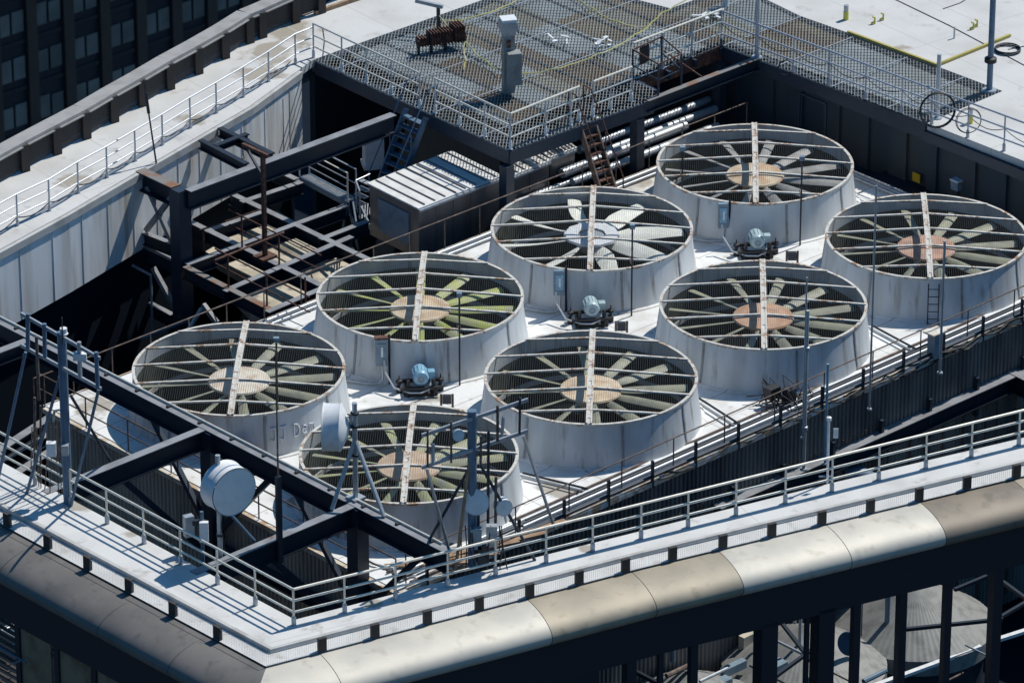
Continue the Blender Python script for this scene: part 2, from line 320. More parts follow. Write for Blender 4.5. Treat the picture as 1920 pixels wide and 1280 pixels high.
for q in ((S0, T1, S0, T0), (S0, T1, S1, T1), (S0, T0, S1, T0)):
    a = G(q[0], q[1], -.10); b = G(q[2], q[3], -.10)
    o_ = (UB if q[1] == T1 and q[3] == T1 else (-UB if q[1] == T0 and q[3] == T0 else -UA))*.07
    obj('edge_trim', MB().bar(a+o_, b+o_, .16, .15), M['deckrust'], tw)
# lower ledge on the front right wall, with brackets and louvre panels below
beam('ledge_beam', G(8.3, T1+.22, -1.72), G(S1+6, T1+.22, -1.72), .42, .5, tw)
for k in range(9): obj('bracket', MB().bar(G(9+k*2.1, T1+.18, -1.3), G(9+k*2.1, T1+.18, -2.6), .10, .16), M['navy'], tw)
for k in range(20):
    s_ = 9.5+k*.8+random.uniform(-.2, .2); obj('vertical_strip', MB().bar(G(s_, T1+.12, -2.5), G(s_, T1+.12, -9.5), .03 if k % 3 else .06, .04), M['rustd'], tw)
# row of small stubs above ledge
for k in range(34):
    s_ = 4+k*.24+(3 if k > 16 else 0); obj('stub', MB().tube([G(s_, T1+.12, -1.62), G(s_, T1+.12, -1.45)], .022, 5), M['rustd'], tw)
obj('rear_wing', MB().corr(G(S1, T1), G(S1+7, T1), -9.9, -.17, .17, -.05), M['corr'], tw)
obj('rear_wing_top', MB().prism([(G(s, t).x, G(s, t).y) for s, t in ((S1+.01, T0+5), (S1+7, T0+5), (S1+7, T1), (S1+.01, T1))], -.6, -.15), M['dark'], tw)

# ------------------------------------------------------------------ fans
RF = 3.1; ROT = R(-1.8)
YB = [.77, .39, .02, -.36, -.76]
def raise_(x, y):
    yy = y/RF; h = .22*max(0, 1-yy*yy); hw = math.sqrt(max(1e-4, 1-yy*yy))*RF
    return h*max(0, 1-abs(x)/hw)
shell = MB().lathe((0, 0, 0), [(3.28, .0), (3.26, .10), (3.20, .45), (3.14, .9), (3.10, 1.33), (3.10, 1.36), (3.05, 1.36), (3.05, .9), (3.03, -.1), (3.03, -1.0)], 96)
SH = obj('stack_shell', shell, M['stack'], local=True).data
for po in SH.polygons:
    c = po.center; r_ = math.hypot(c.x, c.y)
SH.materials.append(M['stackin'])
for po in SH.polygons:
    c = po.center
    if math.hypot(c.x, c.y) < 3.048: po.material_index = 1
protos = {}
def keep(name, mb, m):
    o = obj(name, mb, m, local=True); me = o.data; bpy.data.objects.remove(o); return me
for o in list(COL.objects):
    if o.name == 'stack_shell': bpy.data.objects.remove(o)
rim = MB(); n = 96
rim.lathe((0, 0, 1.365), [(3.045, 0), (3.045, .025), (3.135, .025), (3.135, -.04), (3.11, -.04)], 96)
RIM = keep('rim_ring', rim, M['cream'])
SEAM = []
for a in (20, 75, 128, 172, 235, 288, 330):
    seams = MB()
    for (r0, z0), (r1, z1) in zip([(3.275, .02), (3.215, .45), (3.155, .9)], [(3.215, .45), (3.155, .9), (3.115, 1.31)]):
        d = V((math.cos(R(a)), math.sin(R(a)), 0)); seams.bar(d*r0+Z*z0, d*r1+Z*z1, .07, .02, up=d)
    SEAM.append(keep('shell_seam', seams, M['seam']))
basef = MB().lathe((0, 0, 0), [(3.25, .005), (3.38, .005), (3.38, .03), (3.27, .05)], 72); BASEF = keep('base_flange', basef, M['deck'])
bmn = MB()
for sx in (-.065, .065):
    for k in range(12):
        y0, y1 = -RF+k*RF/6, -RF+(k+1)*RF/6
        bmn.bar((sx, y0, 1.40+raise_(0, y0)), (sx, y1, 1.40+raise_(0, y1)), .05, .09)
for k in range(24):
    y0, y1 = -RF+k*RF/12, -RF+(k+1)*RF/12
    if k % 4: bmn.bar((0, y0, 1.425+raise_(0, y0)), (0, y1, 1.425+raise_(0, y1)), .085, .02)
    else: bmn.bar((0, y0, 1.405+raise_(0, y0)), (0, y1, 1.405+raise_(0, y1)), .085, .02)
BEAM = keep('main_beam', bmn, M['cream'])
CB = []
for yb in YB:
    y = yb*RF; hw = math.sqrt(RF*RF-y*y); mb = MB()
    for sx in (-1, 1): mb.bar((sx*hw, y, 1.39), (sx*.1, y, 1.39+raise_(0, y)), .075, .05)
    CB.append(keep('cross_bar', mb, M['cream']))
wr = MB()
xs = -RF+.06
while xs < RF-.03:
    hw = math.sqrt(RF*RF-xs*xs)
    ys = sorted([-hw, hw]+[y*RF for y in YB if abs(y*RF) < hw-.05])
    for y0, y1 in zip(ys, ys[1:]):
        wr.bar((xs, y0, 1.375+raise_(xs, y0)), (xs, y1, 1.375+raise_(xs, y1)), .0055, .008)
    xs += .066
ys_ = -RF+.2
while ys_ < -99:
    hw = math.sqrt(RF*RF-ys_*ys_)
    for sx in (-1, 1): wr.bar((sx*hw, ys_, 1.37), (sx*.1, ys_, 1.37+raise_(0, ys_)), .007, .007)
    ys_ += .3
WIRE = keep('wire_guard', wr, M['wire'])
HZ = 1.0
def disc_hub(m):
    mb = MB().lathe((0, 0, HZ), [(.0, .07), (.5, .05), (.90, .0), (.93, -.05), (.85, -.07), (.4, -.12), (.38, -.5), (0, -.5)], 48); return keep('hub_disc', mb, m)
def ring_hub():
    mb = MB().lathe((0, 0, 1.12), [(.44, .02), (.44, .07), (.62, .08), (.86, .07), (.88, .0), (.5, -.05), (.44, .02)], 10); return keep('hub_ring', mb, M['white'])
def blade(m, white=False):
    mb = MB(); nst = 8; vs = []; r0, r1 = (.62, 2.88) if white else (.62, 2.86)
    for i in range(nst+1):
        u = i/nst; r = r0+(r1-r0)*u
        if white: ch = .24+.34*math.sin(min(1, u/.45)*math.pi/2)-(.16*max(0, u-.4)/.6); pt = R(32-20*u); sw = .10*math.sin(u*math.pi)
        else: ch = .135+.12*min(1, u/.30)+.07*u; pt = R(28-14*u); sw = 0
        z = (1.02 if white else .90)+.02*u
        for q in range(5):
            w = (q/4-.5)*ch; cam_ = .03*(1-(2*q/4-1)**2)
            vs.append((r, w*math.cos(pt)+sw, z+w*math.sin(pt)+cam_))
    n = len(vs); top = vs; bot = [(a, b, c-.022) for a, b, c in vs]
    fs = []
    for i in range(nst):
        for q in range(4):
            a = i*5+q; fs.append((a, a+5, a+6, a+1)); fs.append((n+a, n+a+1, n+a+6, n+a+5))
    edge = [i*5 for i in range(nst+1)]+[nst*5+q for q in range(1, 5)]+[i*5+4 for i in range(nst-1, -1, -1)]+[q for q in range(3, 0, -1)]
    for a, b in zip(edge, edge[1:]+edge[:1]): fs.append((a, n+a, n+b, b))
    mb.add(top+bot, fs); mb.tube([(.3, 0, .9 if not white else 1.0), (.75, 0, .92 if not white else 1.03)], .05, 8)
    return keep('blade', mb, m)
PED = keep('gearbox', MB().lathe((0, 0, 0), [(.0, .55), (.3, .55), (.34, .3), (.34, -.5), (.5, -.6), (.5, -3.4)], 20).bar((-3.0, 0, -.6), (3.0, 0, -.6), .3, .25), M['dark'])
BM = {k: blade(m, k == 'white') for k, m in BL.items()}
specs = [('pale', 'olive', 8, 'leftmost cooling fan, with pale worn hub and white graffiti on its stack'),
         ('cream', 'green', 3, 'cooling fan with yellow-green blades and cream hub behind a bright blue motor'),
         ('white', 'white', 12, 'cooling fan with broad white blades and a white ring hub'),
         ('cream', 'grey', 20, 'farthest cooling fan, orange-stained cream hub, grey blades, beside the shaded rear wall'),
         ('tan', 'dull', 15, 'nearest cooling fan, with tan hub, partly behind the antennas'),
         ('cream', 'olive', 6, 'cooling fan with cream hub in the near row, just right of the antenna rack'),
         ('orange', 'olive', 18, 'cooling fan with rusty orange hub in the near row behind tall thin poles'),
         ('pink', 'olive', 11, 'rightmost cooling fan, with reddish hub and a small ladder on its stack')]
grp = 'cooling tower fans standing in two rows on the white deck'
hubs = {}
for i, c in enumerate(CEN):
    hk, bk, a0, lab = specs[i]
    t = thing('cooling_fan', lab, 'fan', c, grp); t.rotation_euler = (0, 0, ROT)
    obj('stack_shell', SH, None, t); [obj('shell_seam', q_, None, t) for q_ in SEAM]; obj('base_flange', BASEF, None, t); obj('rim_ring', RIM, None, t)
    obj('main_beam', BEAM, None, t)
    for m_ in CB: obj('cross_bar', m_, None, t)
    obj('wire_guard', WIRE, None, t); obj('gearbox', PED, None, t)
    if hk == 'white':
        obj('hub_ring', ring_hub(), None, t)
        obj('hub_centre', keep('hub_centre', MB().lathe((0, 0, 1.10), [(0, .05), (.40, .03), (.41, -.3), (.3, -.5)], 24), M['galv']), None, t); nb = 8
    else:
        if hk not in hubs: hubs[hk] = disc_hub(HB[hk])
        obj('hub_disc', hubs[hk], None, t); nb = 12
    for k in range(nb):
        b = obj('blade', BM[bk], None, t); b.rotation_euler = (0, 0, R(a0+k*360/nb+random.uniform(-1.5, 1.5)))
    if i == 0:                                           # graffiti wrapped round the stack
        LET = {'J': [[(.05, 1), (.5, 1)], [(.32, 1), (.32, .2), (.18, 0), (.0, .15)]],
               'D': [[(.05, 0), (.05, 1), (.35, .9), (.5, .5), (.35, .1), (.05, 0)]],
               'e': [[(.05, .35), (.4, .4), (.38, .6), (.2, .65), (.05, .4), (.12, .08), (.4, .08)]],
               'm': [[(.0, 0), (.05, .6), (.2, .6), (.22, .05)], [(.22, .5), (.4, .6), (.45, .05)]]}
        g = MB(); xcur = 0
        def wrap(x, z):
            ang = -math.pi/2+R(21)+x/3.2; zz = .50+z; r_ = 3.205-(zz-.45)*.13+.012
            return V((math.cos(ang)*r_, math.sin(ang)*r_, zz))
        for ch in 'JJ Dem':
            if ch == ' ': xcur += .16; continue
            for stk in LET[ch]:
                fine = []
                for (xa, za), (xb, zb) in zip(stk, stk[1:]): fine += [wrap(xcur+lerp(xa, xb, q/4)*.42, lerp(za, zb, q/4)*.40) for q in range(4)]
                fine.append(wrap(xcur+stk[-1][0]*.42, stk[-1][1]*.40)); g.tube(fine, .02, 6)
            xcur += .28
        obj('graffiti', keep('graffiti', g, M['graf']), None, t)
    if i == 7:
        g = MB()
        for dx in (-.16, .16): g.tube([V((dx+.1, -3.42, -.0)), V((dx+.1, -3.36, .8)), V((dx+.1, -3.3, 1.3))], .02, 6)
        for k in range(5): g.tube([V((-.06, -3.38, .15+k*.25)), V((.26, -3.38, .15+k*.25))], .015, 5)
        obj('ladder', keep('ladder', g, M['dark']), None, t)

# ------------------------------------------------------------------ motors, boxes, rods on the deck
def motor(x, y, m, lab):
    b = P(x, y, 0); t = thing('fan_motor', lab, 'motor', b, 'electric fan motors on the deck'); q = UB*0
    ax = V((.12, -1, .0)).normalized(); c = b+V((0, .05, .56)); sd = V((1, .12, 0)).normalized()
    mb = MB().lathe(c+ax*.30, [(0, 0), (.13, 0), (.20, -.02), (.24, -.08), (.24, -.16), (.225, -.17), (.225, -.60), (.14, -.68), (.03, -.63), (.03, -.9)], 28, ax)
    for k in range(14):
        a = k*2*math.pi/14; d = sd*math.cos(a)+Z*math.sin(a); mb.bar(c+ax*.12+d*.23, c-ax*.25+d*.23, .012, .03, up=d)
    h = obj('housing', mb, m, t)
    obj('fan_grille', MB().lathe(c+ax*.302, [(.02, 0), (.10, 0), (.11, .004)], 20, ax), M['boxb'], h)
    obj('terminal_box', MB().box(c+sd*.33+Z*.03, .20, .24, .22, sd, ax), m, t)
    fr = MB()
    for k in (-1, 1):
        fr.bar(b+sd*(.42*k)+ax*.35+Z*.2, b+sd*(.42*k)-ax*.35+Z*.2, .08, .12); fr.bar(b+sd*(.38*k)+ax*.25, b+sd*(.38*k)+ax*.25+Z*.55, .07)
        fr.bar(b+ax*(.28*k)-sd*.62+Z*.28, b+ax*(.28*k)+sd*.62+Z*.28, .09, .09)
    fr.bar(b-sd*.5+Z*.05, b+sd*.5+Z*.05, .5, .08)
    obj('base_frame', fr, M['black'], t)
    for k in (-1, 1): obj('spring_mount', MB().lathe(b+sd*(.62*k)-ax*.1, [(.09, 0), (.09, .2), (.05, .22), (.05, .3), (.10, .32), (.10, .4), (.02, .42), (.02, .55), (0, .55)], 12), M['black'], t)
    obj('conduit', MB().tube([c+sd*.3-Z*.1+ax*.1, c+sd*.25-Z*.3+ax*.35, c-Z*.38+ax*.42, c-sd*.35-Z*.36+ax*.42, c-sd*.8-Z*.28+ax*.2, c-sd*1.05-Z*.0+V((0, .3, 0)), c-sd*1.08+Z*.35+V((0, .42, 0))], .03, 8), M['galv'], t)
    return t
motor(788, 736, M['motorb'], 'bright blue electric motor on a black frame before the yellow-green bladed fan')
motor(1108, 607, M['motorg'], 'pale grey-green electric motor on a black frame before the white bladed fan')
motor(1418, 480, M['motorg'], 'grey-green electric motor before the farthest fan stack by the dark rear wall')
b_ = P(468, 880, 0); t = thing('fan_motor', 'rusty brown motor on the deck, half hidden behind the steel beam and big drum antenna', 'motor', b_, 'electric fan motors on the deck')
obj('housing', MB().lathe(b_+V((-.2, 0, .45)), [(0, 0), (.18, 0), (.2, .1), (.2, .5), (.1, .58), (0, .58)], 20, V((1, -.2, 0))), M['rustd'], t); obj('base_frame', MB().box(b_+V((0, 0, .12)), 1.1, .6, .2), M['rust'], t)
b_ = P(432, 862, 0)
one('duct_elbow', 'short round silver duct end on the deck behind the beam', 'duct', MB().lathe(b_+Z*.3, [(.26, 0), (.32, .1), (.32, .5), (.25, .52), (.25, .1), (.0, .1)], 24, V((.6, -.7, .2))), M['galv'], b_)
def discbox(x0, y0, x1, y1, base, lab, rusty):
    b = P(base[0], base[1], 0); f = V((1, .1, 0)).normalized(); zc = top_of(b, y0); zb = top_of(b, y1); w = (x1-x0)/64
    t = thing('switch_box', lab, 'switch box', b, 'switch boxes mounted on fan stacks'); c = b+Z*((zc+zb)/2)
    bo = obj('enclosure', MB().box(c, w, .16, zc-zb, f), M['boxb'], t)
    obj('door_panel', MB().box(c+V((.01, -.09, .03)), w*.7, .02, (zc-zb)*.6, f), M['motorb'] if not rusty else M['boxb'], bo)
    obj('label_plate', MB().box(c+V((.02, -.105, .03)), w*.18, .01, (zc-zb)*.36, f), M['white'], bo)
    if rusty: obj('rusted_lid', MB().box(c+Z*((zc-zb)/2+.02), w*1.15, .22, .05, f), M['rust'], t)
    obj('conduit', MB().tube([c-Z*((zc-zb)/2)+V((.03, 0, 0)), V((c.x+.03, c.y, .22)), V((c.x-.08, c.y-.03, .10)), V((c.x-.4, c.y-.02, .08)), V((c.x-1.5, c.y+.35, .08)), V((c.x-2.2, c.y+1.0, .08))], .045, 10), M['galv'], t)
    obj('channel', MB().bar(V((c.x+w/2+.05, c.y+.05, .0)), V((c.x+w/2+.05, c.y+.05, zc+.1)), .05), M['dark'], t)
discbox(704, 634, 727, 684, (716, 723), 'weathered blue-grey switch box with rusted lid left of the bright blue motor', True)
discbox(1037, 506, 1058, 552, (1048, 588), 'clean blue switch box on the white bladed fan stack', False)
discbox(1344, 381, 1364, 426, (1355, 456), 'blue switch box on the farthest fan stack by the rear wall', False)
for x, y, ytop, lab in ((522, 838, 640, 'in front of the graffitied leftmost stack'), (862, 722, 556, 'beside the yellow-green bladed fan'), (1184, 592, 428, 'beside the white bladed fan'),
                        (1278, 405, 282, 'left side of the farthest stack'), (1500, 460, 300, 'right side of the farthest stack')):
    b = P(x, y, 0); zt = top_of(b, ytop)
    t = thing('vibration_switch_pole', 'thin dark pole with a box on top, '+lab, 'pole', b, 'thin poles beside the fan stacks')
    obj('pole', MB().tube([b, b+Z*zt], .028, 8), M['dark'], t); obj('sensor_box', MB().box(b+Z*(zt+.06), .16, .14, .14), M['boxb'], t)
    obj('bracket', MB().bar(b+Z*(zt*.55), b+Z*(zt*.55)+V((-.05, .45, .15)), .03), M['rustd'], t)
for x, y, lab in ((838, 764, 'behind the nearest fan'), (1165, 627, 'between the white bladed fan and the near row'), (1485, 495, 'between the farthest fan and the orange hub fan')):
    b = P(x, y, 0); t = thing('junction_box', 'small dark open junction box on posts, '+lab, 'junction box', b, 'small junction boxes on the deck')
    obj('box', MB().box(b+Z*.28, .26, .14, .26), M['dark'], t)
    for k in (-1, 1): obj('post', MB().bar(b+V((.17*k, 0, 0)), b+V((.17*k, 0, .45)), .05), M['rustd'], t)
b = P(1752, 668, 0); t = thing('control_cabinet', 'rusty-topped dark cabinet at the deck edge below the rightmost fan', 'cabinet', b)
obj('cabinet', MB().box(b+Z*.4, .34, .3, .8, UA), M['boxb'], t); obj('lid', MB().box(b+Z*.83, .6, .45, .05, UA), M['deckrust'], t)
b = P(1797, 372, 0); t = thing('vent_box', 'small pale blue box on legs behind the rightmost fan', 'box', b)
obj('box', MB().box(b+Z*.5, .45, .3, .3, UA), M['boxb'], t); obj('lid', MB().box(b+Z*.68, .5, .35, .05, UA), M['white'], t); obj('leg', MB().bar(b, b+Z*.36, .06), M['dark'], t)

# ------------------------------------------------------------------ railings
def railing(name, label, base, h, levels, r, m, posts=None, pr=None, sleeve=None, pm=None, top=None, cat='railing', group=None, lvr=None, n=8):
    """base: corner points of the rail line; posts: foot points"""
    t = thing(name, label, cat, base[0], group)
    for i, f_ in enumerate(levels): obj('top_rail' if i == 0 else 'rail', MB().tube([p+Z*(h*f_) for p in base], (r if i == 0 else (lvr or r*.9)), n), m, t)
    for p in (posts or base):
        o = obj('post', MB().tube([p, p+Z*h], pr or r, 8), pm or m, t)
        if sleeve: obj('post_sleeve', MB().lathe(p, [(0, sleeve[1]), (sleeve[0]*.8, sleeve[1]), (sleeve[0], sleeve[1]-.04), (sleeve[0], 0), (sleeve[0]*1.25, -.0)], 10), sleeve[2], o)
    return t
def frac(a, b, n): return [lerp(a, b, k/n) for k in range(n+1)]
# front walkway
LP = Ppts([(-140, 797), (-70, 835), (-2, 872), (66, 909), (133, 946), (201, 981), (270, 1018), (339, 1057), (408, 1094), (479, 1134), (551, 1171)], H)
RP = Ppts([(647, 1148), (742, 1124), (837, 1097), (930, 1078), (1022, 1052), (1110, 1031), (1200, 1008), (1289, 987), (1378, 964), (1469, 940), (1556, 918), (1646, 898), (1734, 876), (1819, 854.5), (1910, 834), (1995, 813)], H)
def strt(ps):                                            # rails run straight between the ends
    return [ps[0], ps[-1]]
railing('guard_railing', 'three-rail aluminium guard railing along the left front walkway', strt(LP), 1.07, (1, .68, .36), .036, M['rail'], LP, .03, (.065, .26, M['galv']))
c_ = LP[-1]
RP2 = [c_+(RP[-1]-c_)*((p-c_).dot((RP[-1]-c_))/(RP[-1]-c_).length_squared) for p in RP]
railing('guard_railing', 'three-rail aluminium guard railing along the right front walkway', [c_, RP2[-1]], 1.07, (1, .68, .36), .038, M['rail'], RP2, .03, (.065, .26, M['galv']))
# back left roof edge
BLp = Ppts([(-60, 510), (33, 423), (93, 395), (147, 362), (201, 333), (254, 302), (305, 272), (357, 240), (406, 212), (457, 182), (504, 153), (554, 120), (587, 107)], H); BLp[0] = P(-30, 458, H)
railing('roof_railing', 'thin grey three-rail railing on the sunlit back left roof edge', BLp, 1.05, (1, .66, .33), .026, M['railg'], BLp[:-1], .028, (.05, .2, M['galv']))
# platform, left side (with the gap for the stair)
e = .9
L1 = Ppts([(588, 108), (635, 135), (684, 156), (734, 177), (787, 202)], H); L1 = [lerp(L1[0], L1[-1], (p-L1[0]).length/(L1[-1]-L1[0]).length) for p in L1]
railing('platform_railing', 'bright railing on the left side of the grating platform, above the blue stair', [L1[0], L1[-1]], 1.2, (1, .66, .33), .034, M['rail'], L1, .028, (.055, .28, M['white']), M['railg'])
L2 = Ppts([(816, 212), (862, 234), (909, 256), (957, 279)], H)
railing('platform_railing', 'bright railing from the blue stair to the front corner of the grating platform', [L2[0], L2[-1]], 1.2, (1, .66, .33), .036, M['rail'], L2, .028, (.055, .28, M['white']), M['railg'])
L3 = Ppts([(957, 279), (1023, 253), (1070, 234), (1086, 227)], H)
railing('platform_railing', 'bright railing from the platform front corner to the rusty stair', [L3[0], L3[-1]], 1.2, (1, .66, .33), .038, M['rail'], L3[1:], .028, (.055, .28, M['white']), M['railg'])
L4 = Ppts([(1112, 218), (1145, 205), (1184, 190)], H)
railing('platform_railing', 'short bright railing right of the rusty stair', [L4[0], L4[-1]], 1.2, (1, .66, .33), .036, M['rail'], L4, .028, (.055, .28, M['white']), M['railg'])
L5 = Ppts([(1187, 148), (1242, 128), (1297, 106), (1352, 84)], H)
railing('platform_railing', 'bright railing above the rusty edge of the notch in the platform', [L5[0], L5[-1]], 1.25, (1, .66, .33), .040, M['rail'], L5[1:], .032, (.055, .28, M['galv']), M['railg'])
L6 = Ppts([(1352, 84), (1421, 110), (1487, 135), (1554, 160), (1621, 186), (1688, 212), (1745, 233), (1813, 258), (1882, 283), (1960, 312)], H)
L6 = [lerp(L6[0], L6[-1], (p-L6[0]).length/(L6[-1]-L6[0]).length) for p in L6]
railing('platform_railing', 'long three-rail railing along the rear right wall top', [L6[0], L6[-1]], 1.2, (1, .66, .33), .034, M['railg'], L6, .028, (.055, .25, M['galv']), M['railg'])
# deck edges
def deckrail(a, b, n, label, h=1.02, thick=0, m=M['rustd']):
    ps = frac(a, b, n); t = railing('deck_railing', label, [a, b], h, (1,), .022, m, ps, .02)
    return t
deckrail(G(-4.4, T0-.05, 0), G(S1, T0-.05, 0), 20, 'thin rusty handrail along the back left edge of the cooling tower deck')
t = deckrail(G(-3.7, T1+.02, 0), G(S1, T1+.02, 0), 14, 'thin rusty handrail along the front right edge of the cooling tower deck')
for k in range(17):
    q = G(-3+k*1.75, T1+.12, -.2); obj('channel_post', MB().bar(q, q+Z*.85, .065, .08), M['dark'], t)
t = railing('deck_railing', 'thin dark two-rail handrail along the left front edge of the cooling tower deck', [G(S0-.05, T0-.3), G(S0-.05, T1)], 1.0, (1, .5), .025, M['rustd'], frac(G(S0-.05, T0), G(S0-.05, T1), 8), .022)
# pipe runs
def piperun(label, s0, s1, tt, specs_):
    t = thing('pipe_run', label, 'pipes', G(s0, tt, 0))
    for dt, z, r, m in specs_: obj('pipe', MB().tube([G(s0, tt+dt, z), G(s1, tt+dt, z)], r, 10), m, t)
    return t
piperun('bundle of pale pipes lying along the front right deck edge', 1.0, S1+5, T1, [(-.25, .09, .055, M['galv']), (-.42, .07, .04, M['dark']), (-.6, .06, .03, M['galv']), (.10, .13, .05, M['dark']), (-.15, .34, .03, M['dark']), (-.80, .05, .035, M['rustd'])])
piperun('pair of blue-white pipes along the back left deck edge', 4.4, S1, T0, [(.22, .10, .07, M['galv']), (.45, .08, .05, M['galv']), (.05, .05, .03, M['dark'])])
piperun('dark cable tray along the nearest end of the deck', -3.6, 1.0, T1, [(-.3, .12, .05, M['dark']), (-.55, .09, .05, M['galv']), (.1, .15, .05, M['rustd']), (-.9, .06, .03, M['dark'])])
t = thing('timber_planks', 'weathered brown timber planks and debris at the nearest deck corner', 'planks', G(-3, 11, .05))
for k in range(5): obj('plank', MB().bar(G(-3.4+k*.35, 10.2+k*.22, .07+.02*k), G(-1.5+k*.9, 11.75+(k % 2)*.15, .12), .18, .04), M['beige'], t)
t = thing('cable_bundle', 'black cables draped along the front right deck edge', 'cables', G(9, T1, 0))
for k in range(6):
    pts = []; s_ = 3.5+random.uniform(0, 3)+k*2
    while s_ < S1+3 and len(pts) < 60: pts.append(G(s_, T1+.12+random.uniform(-.05, .1), .04+random.uniform(-.10, .12)-.16*abs(math.sin(s_*.9+k)))); s_ += .45
    obj('cable', MB().tube(pts, .022, 6), M['black'], t)
t = thing('cable_tangle', 'dark tangle of cables and boxes on the deck edge below the orange hub fan', 'cables', P(1465, 760, 0))
for k in range(26):
    b = P(1465+random.uniform(-30, 35), 758+random.uniform(-14, 14), .1); obj('cable', MB().tube([b, b+V((random.uniform(-.4, .4), random.uniform(-.3, .3), random.uniform(.1, .7))), b+V((random.uniform(-.8, .8), random.uniform(-.3, .3), random.uniform(-.1, .3)))], .02, 5), M['black'], t)
obj('box', MB().box(P(1448, 735, .45), .4, .3, .35, UA), M['black'], t); obj('box', MB().box(P(1480, 742, .3), .3, .3, .5, UA), M['dark'], t)
t = thing('hose', 'white hose looped at the nearest deck corner', 'hose', G(-3.4, 9.9, .05))
obj('hose_loop', MB().tube([G(-3.2, 8.7, .7), G(-3.6, 9.2, .15), G(-3.55, 9.9, .08), G(-3.3, 10.5, .06), G(-3.6, 10.9, .08), G(-3.1, 11.2, .06)], .045, 8), M['white'], t)
b = P(690, 1006, 0); t = thing('orange_drum', 'small orange-brown bin hanging by the column at the nearest deck corner', 'bin', b)
obj('bin', MB().lathe(b+Z*.5, [(0, 0), (.18, 0), (.24, .5), (.22, .5), (.16, .04)], 16), M['orange'], t); obj('handle', MB().tube([b+V((-.2, 0, 1)), b+V((0, 0, 1.6)), b+V((.2, 0, 1))], .015, 6), M['black'], t)
for s0_, t0_, s1_, t1_, lab in ((4.4, 9.6, 9.2, 11.3, 'on the deck right of the nearest fan'),):
    pass
for x0, y0, x1, y1, lab in ((976, 888, 1098, 918, 'right of the nearest fan'), (1302, 745, 1380, 795, 'right of the cream hub fan'), (1632, 612, 1712, 655, 'right of the orange hub fan')):
    a, c = P(x0, y0, .12), P(x1, y1, .12); t = thing('deck_conduit', 'pair of dark conduits crossing the white deck '+lab, 'conduit', a, 'conduits crossing the deck')
    for q in (-.09, .09): obj('conduit', MB().tube([a+UA*q, c+UA*q], .035, 8), M['dark'] if q > 0 else M['galv'], t)

# ------------------------------------------------------------------ upper steel frames (left front)
t = thing('steel_frame', 'heavy black steel frame crossing in front of the cooling tower at the left', 'steel frame', G(-4.3, 3.9, -9.9))
SF = -4.32
beam('long_beam', G(SF, -16, H), G(SF, 13.9, H), .32, .62, t, M['beam'])
for tt in (3.85, 10.15): obj('column', MB().bar(G(SF, tt, -9.9), G(SF, tt, H-.04), .45, .42, up=UA), M['navy'], t)
for tt in (3.7, 10.1): beam('cross_beam', G(SF-.17, tt, H+.003), G(-10.2, tt, H+.003), .30, .60, t, M['beam'])
beam('cross_beam', G(SF-.22, -4.2, H+.003), G(-10.2, -4.2, H+.003), .3, .4, t, M['beam'])
for tt, d in ((3.85, 1), (3.85, -1), (10.15, 1), (10.15, -1)):
    obj('brace', MB().bar(G(SF, tt+d*2.6, H-.6), G(SF, tt+d*.25, -.9), .14, .16), M['navy'], t)
for tt in (3.7, 10.1): obj('brace', MB().bar(G(-7.4, tt, H-.6), G(SF-.2, tt, -1.6), .14, .16), M['navy'], t)
beam('lower_beam', G(SF, 3.9, -1.3), G(SF, 10.1, -1.3), .3, .3, t, M['navy'])
obj('conduit', MB().tube([G(SF+.12, -12, H+.05), G(SF+.12, 13.5, H+.05)], .04, 8), M['rail'], t)
for k in range(14): obj('clip', MB().box(G(SF, -5+k*1.4, H+.04), .10, .10, .05, UA), M['black'], t)
for x0, y0, x1, y1, z in ((0, 846, 97, 779, -1.5), (0, 866, 97, 808, -2.2), (8, 905, 105, 838, -2.2)):
    beam('lower_beam', P(x0-60, y0+35, z), P(x1, y1, z), .3, .3, t, M['beam'])

# ------------------------------------------------------------------ back left upper frame
t = thing('steel_frame', 'dark steel frame with a long sunlit top beam tied to the pale back left wall', 'steel frame', P(340, 496, -.1))
A, B_ = P(352, 358, H), P(738, 214, H)
beam('long_beam', A, B_, .32, .62, t, M['beam'])
cb = P(337, 352, H); obj('column', MB().bar(V((cb.x, cb.y, -9.9)), cb-Z*.02, .48, .48, up=UA), M['navy'], t)
beam('tie_beam', P(262, 318, H-.003), P(330, 350, H-.003), .40, .62, t, M['beamr'])
pA = P(262, 318, H); wd = (cb-pA).normalized()
def wp(x, y): return WP(x, y, pA, wd)
for q in ((276, 350, 324, 456), (321, 371, 274, 432), (287, 502, 328, 577), (381, 571, 407, 606)): obj('brace', MB().bar(wp(*q[:2]), wp(*q[2:]), .13, .16), M['beam'], t)
for q in ((266, 434, 330, 459), (269, 461, 330, 490), (279, 567, 324, 590)): beam('tie_beam', wp(*q[:2]), wp(*q[2:]), .22, .4, t, M['beam'])
for q in ((376, 262, 463, 307), (412, 239, 511, 288)): beam('short_beam', P(q[0], q[1], H-.004), P(q[2], q[3], H-.004), .2, .3, t, M['dark'])
beam('short_beam', P(403, 273, H+.012), P(464, 250, H+.012), .2, .2, t, M['dark'])
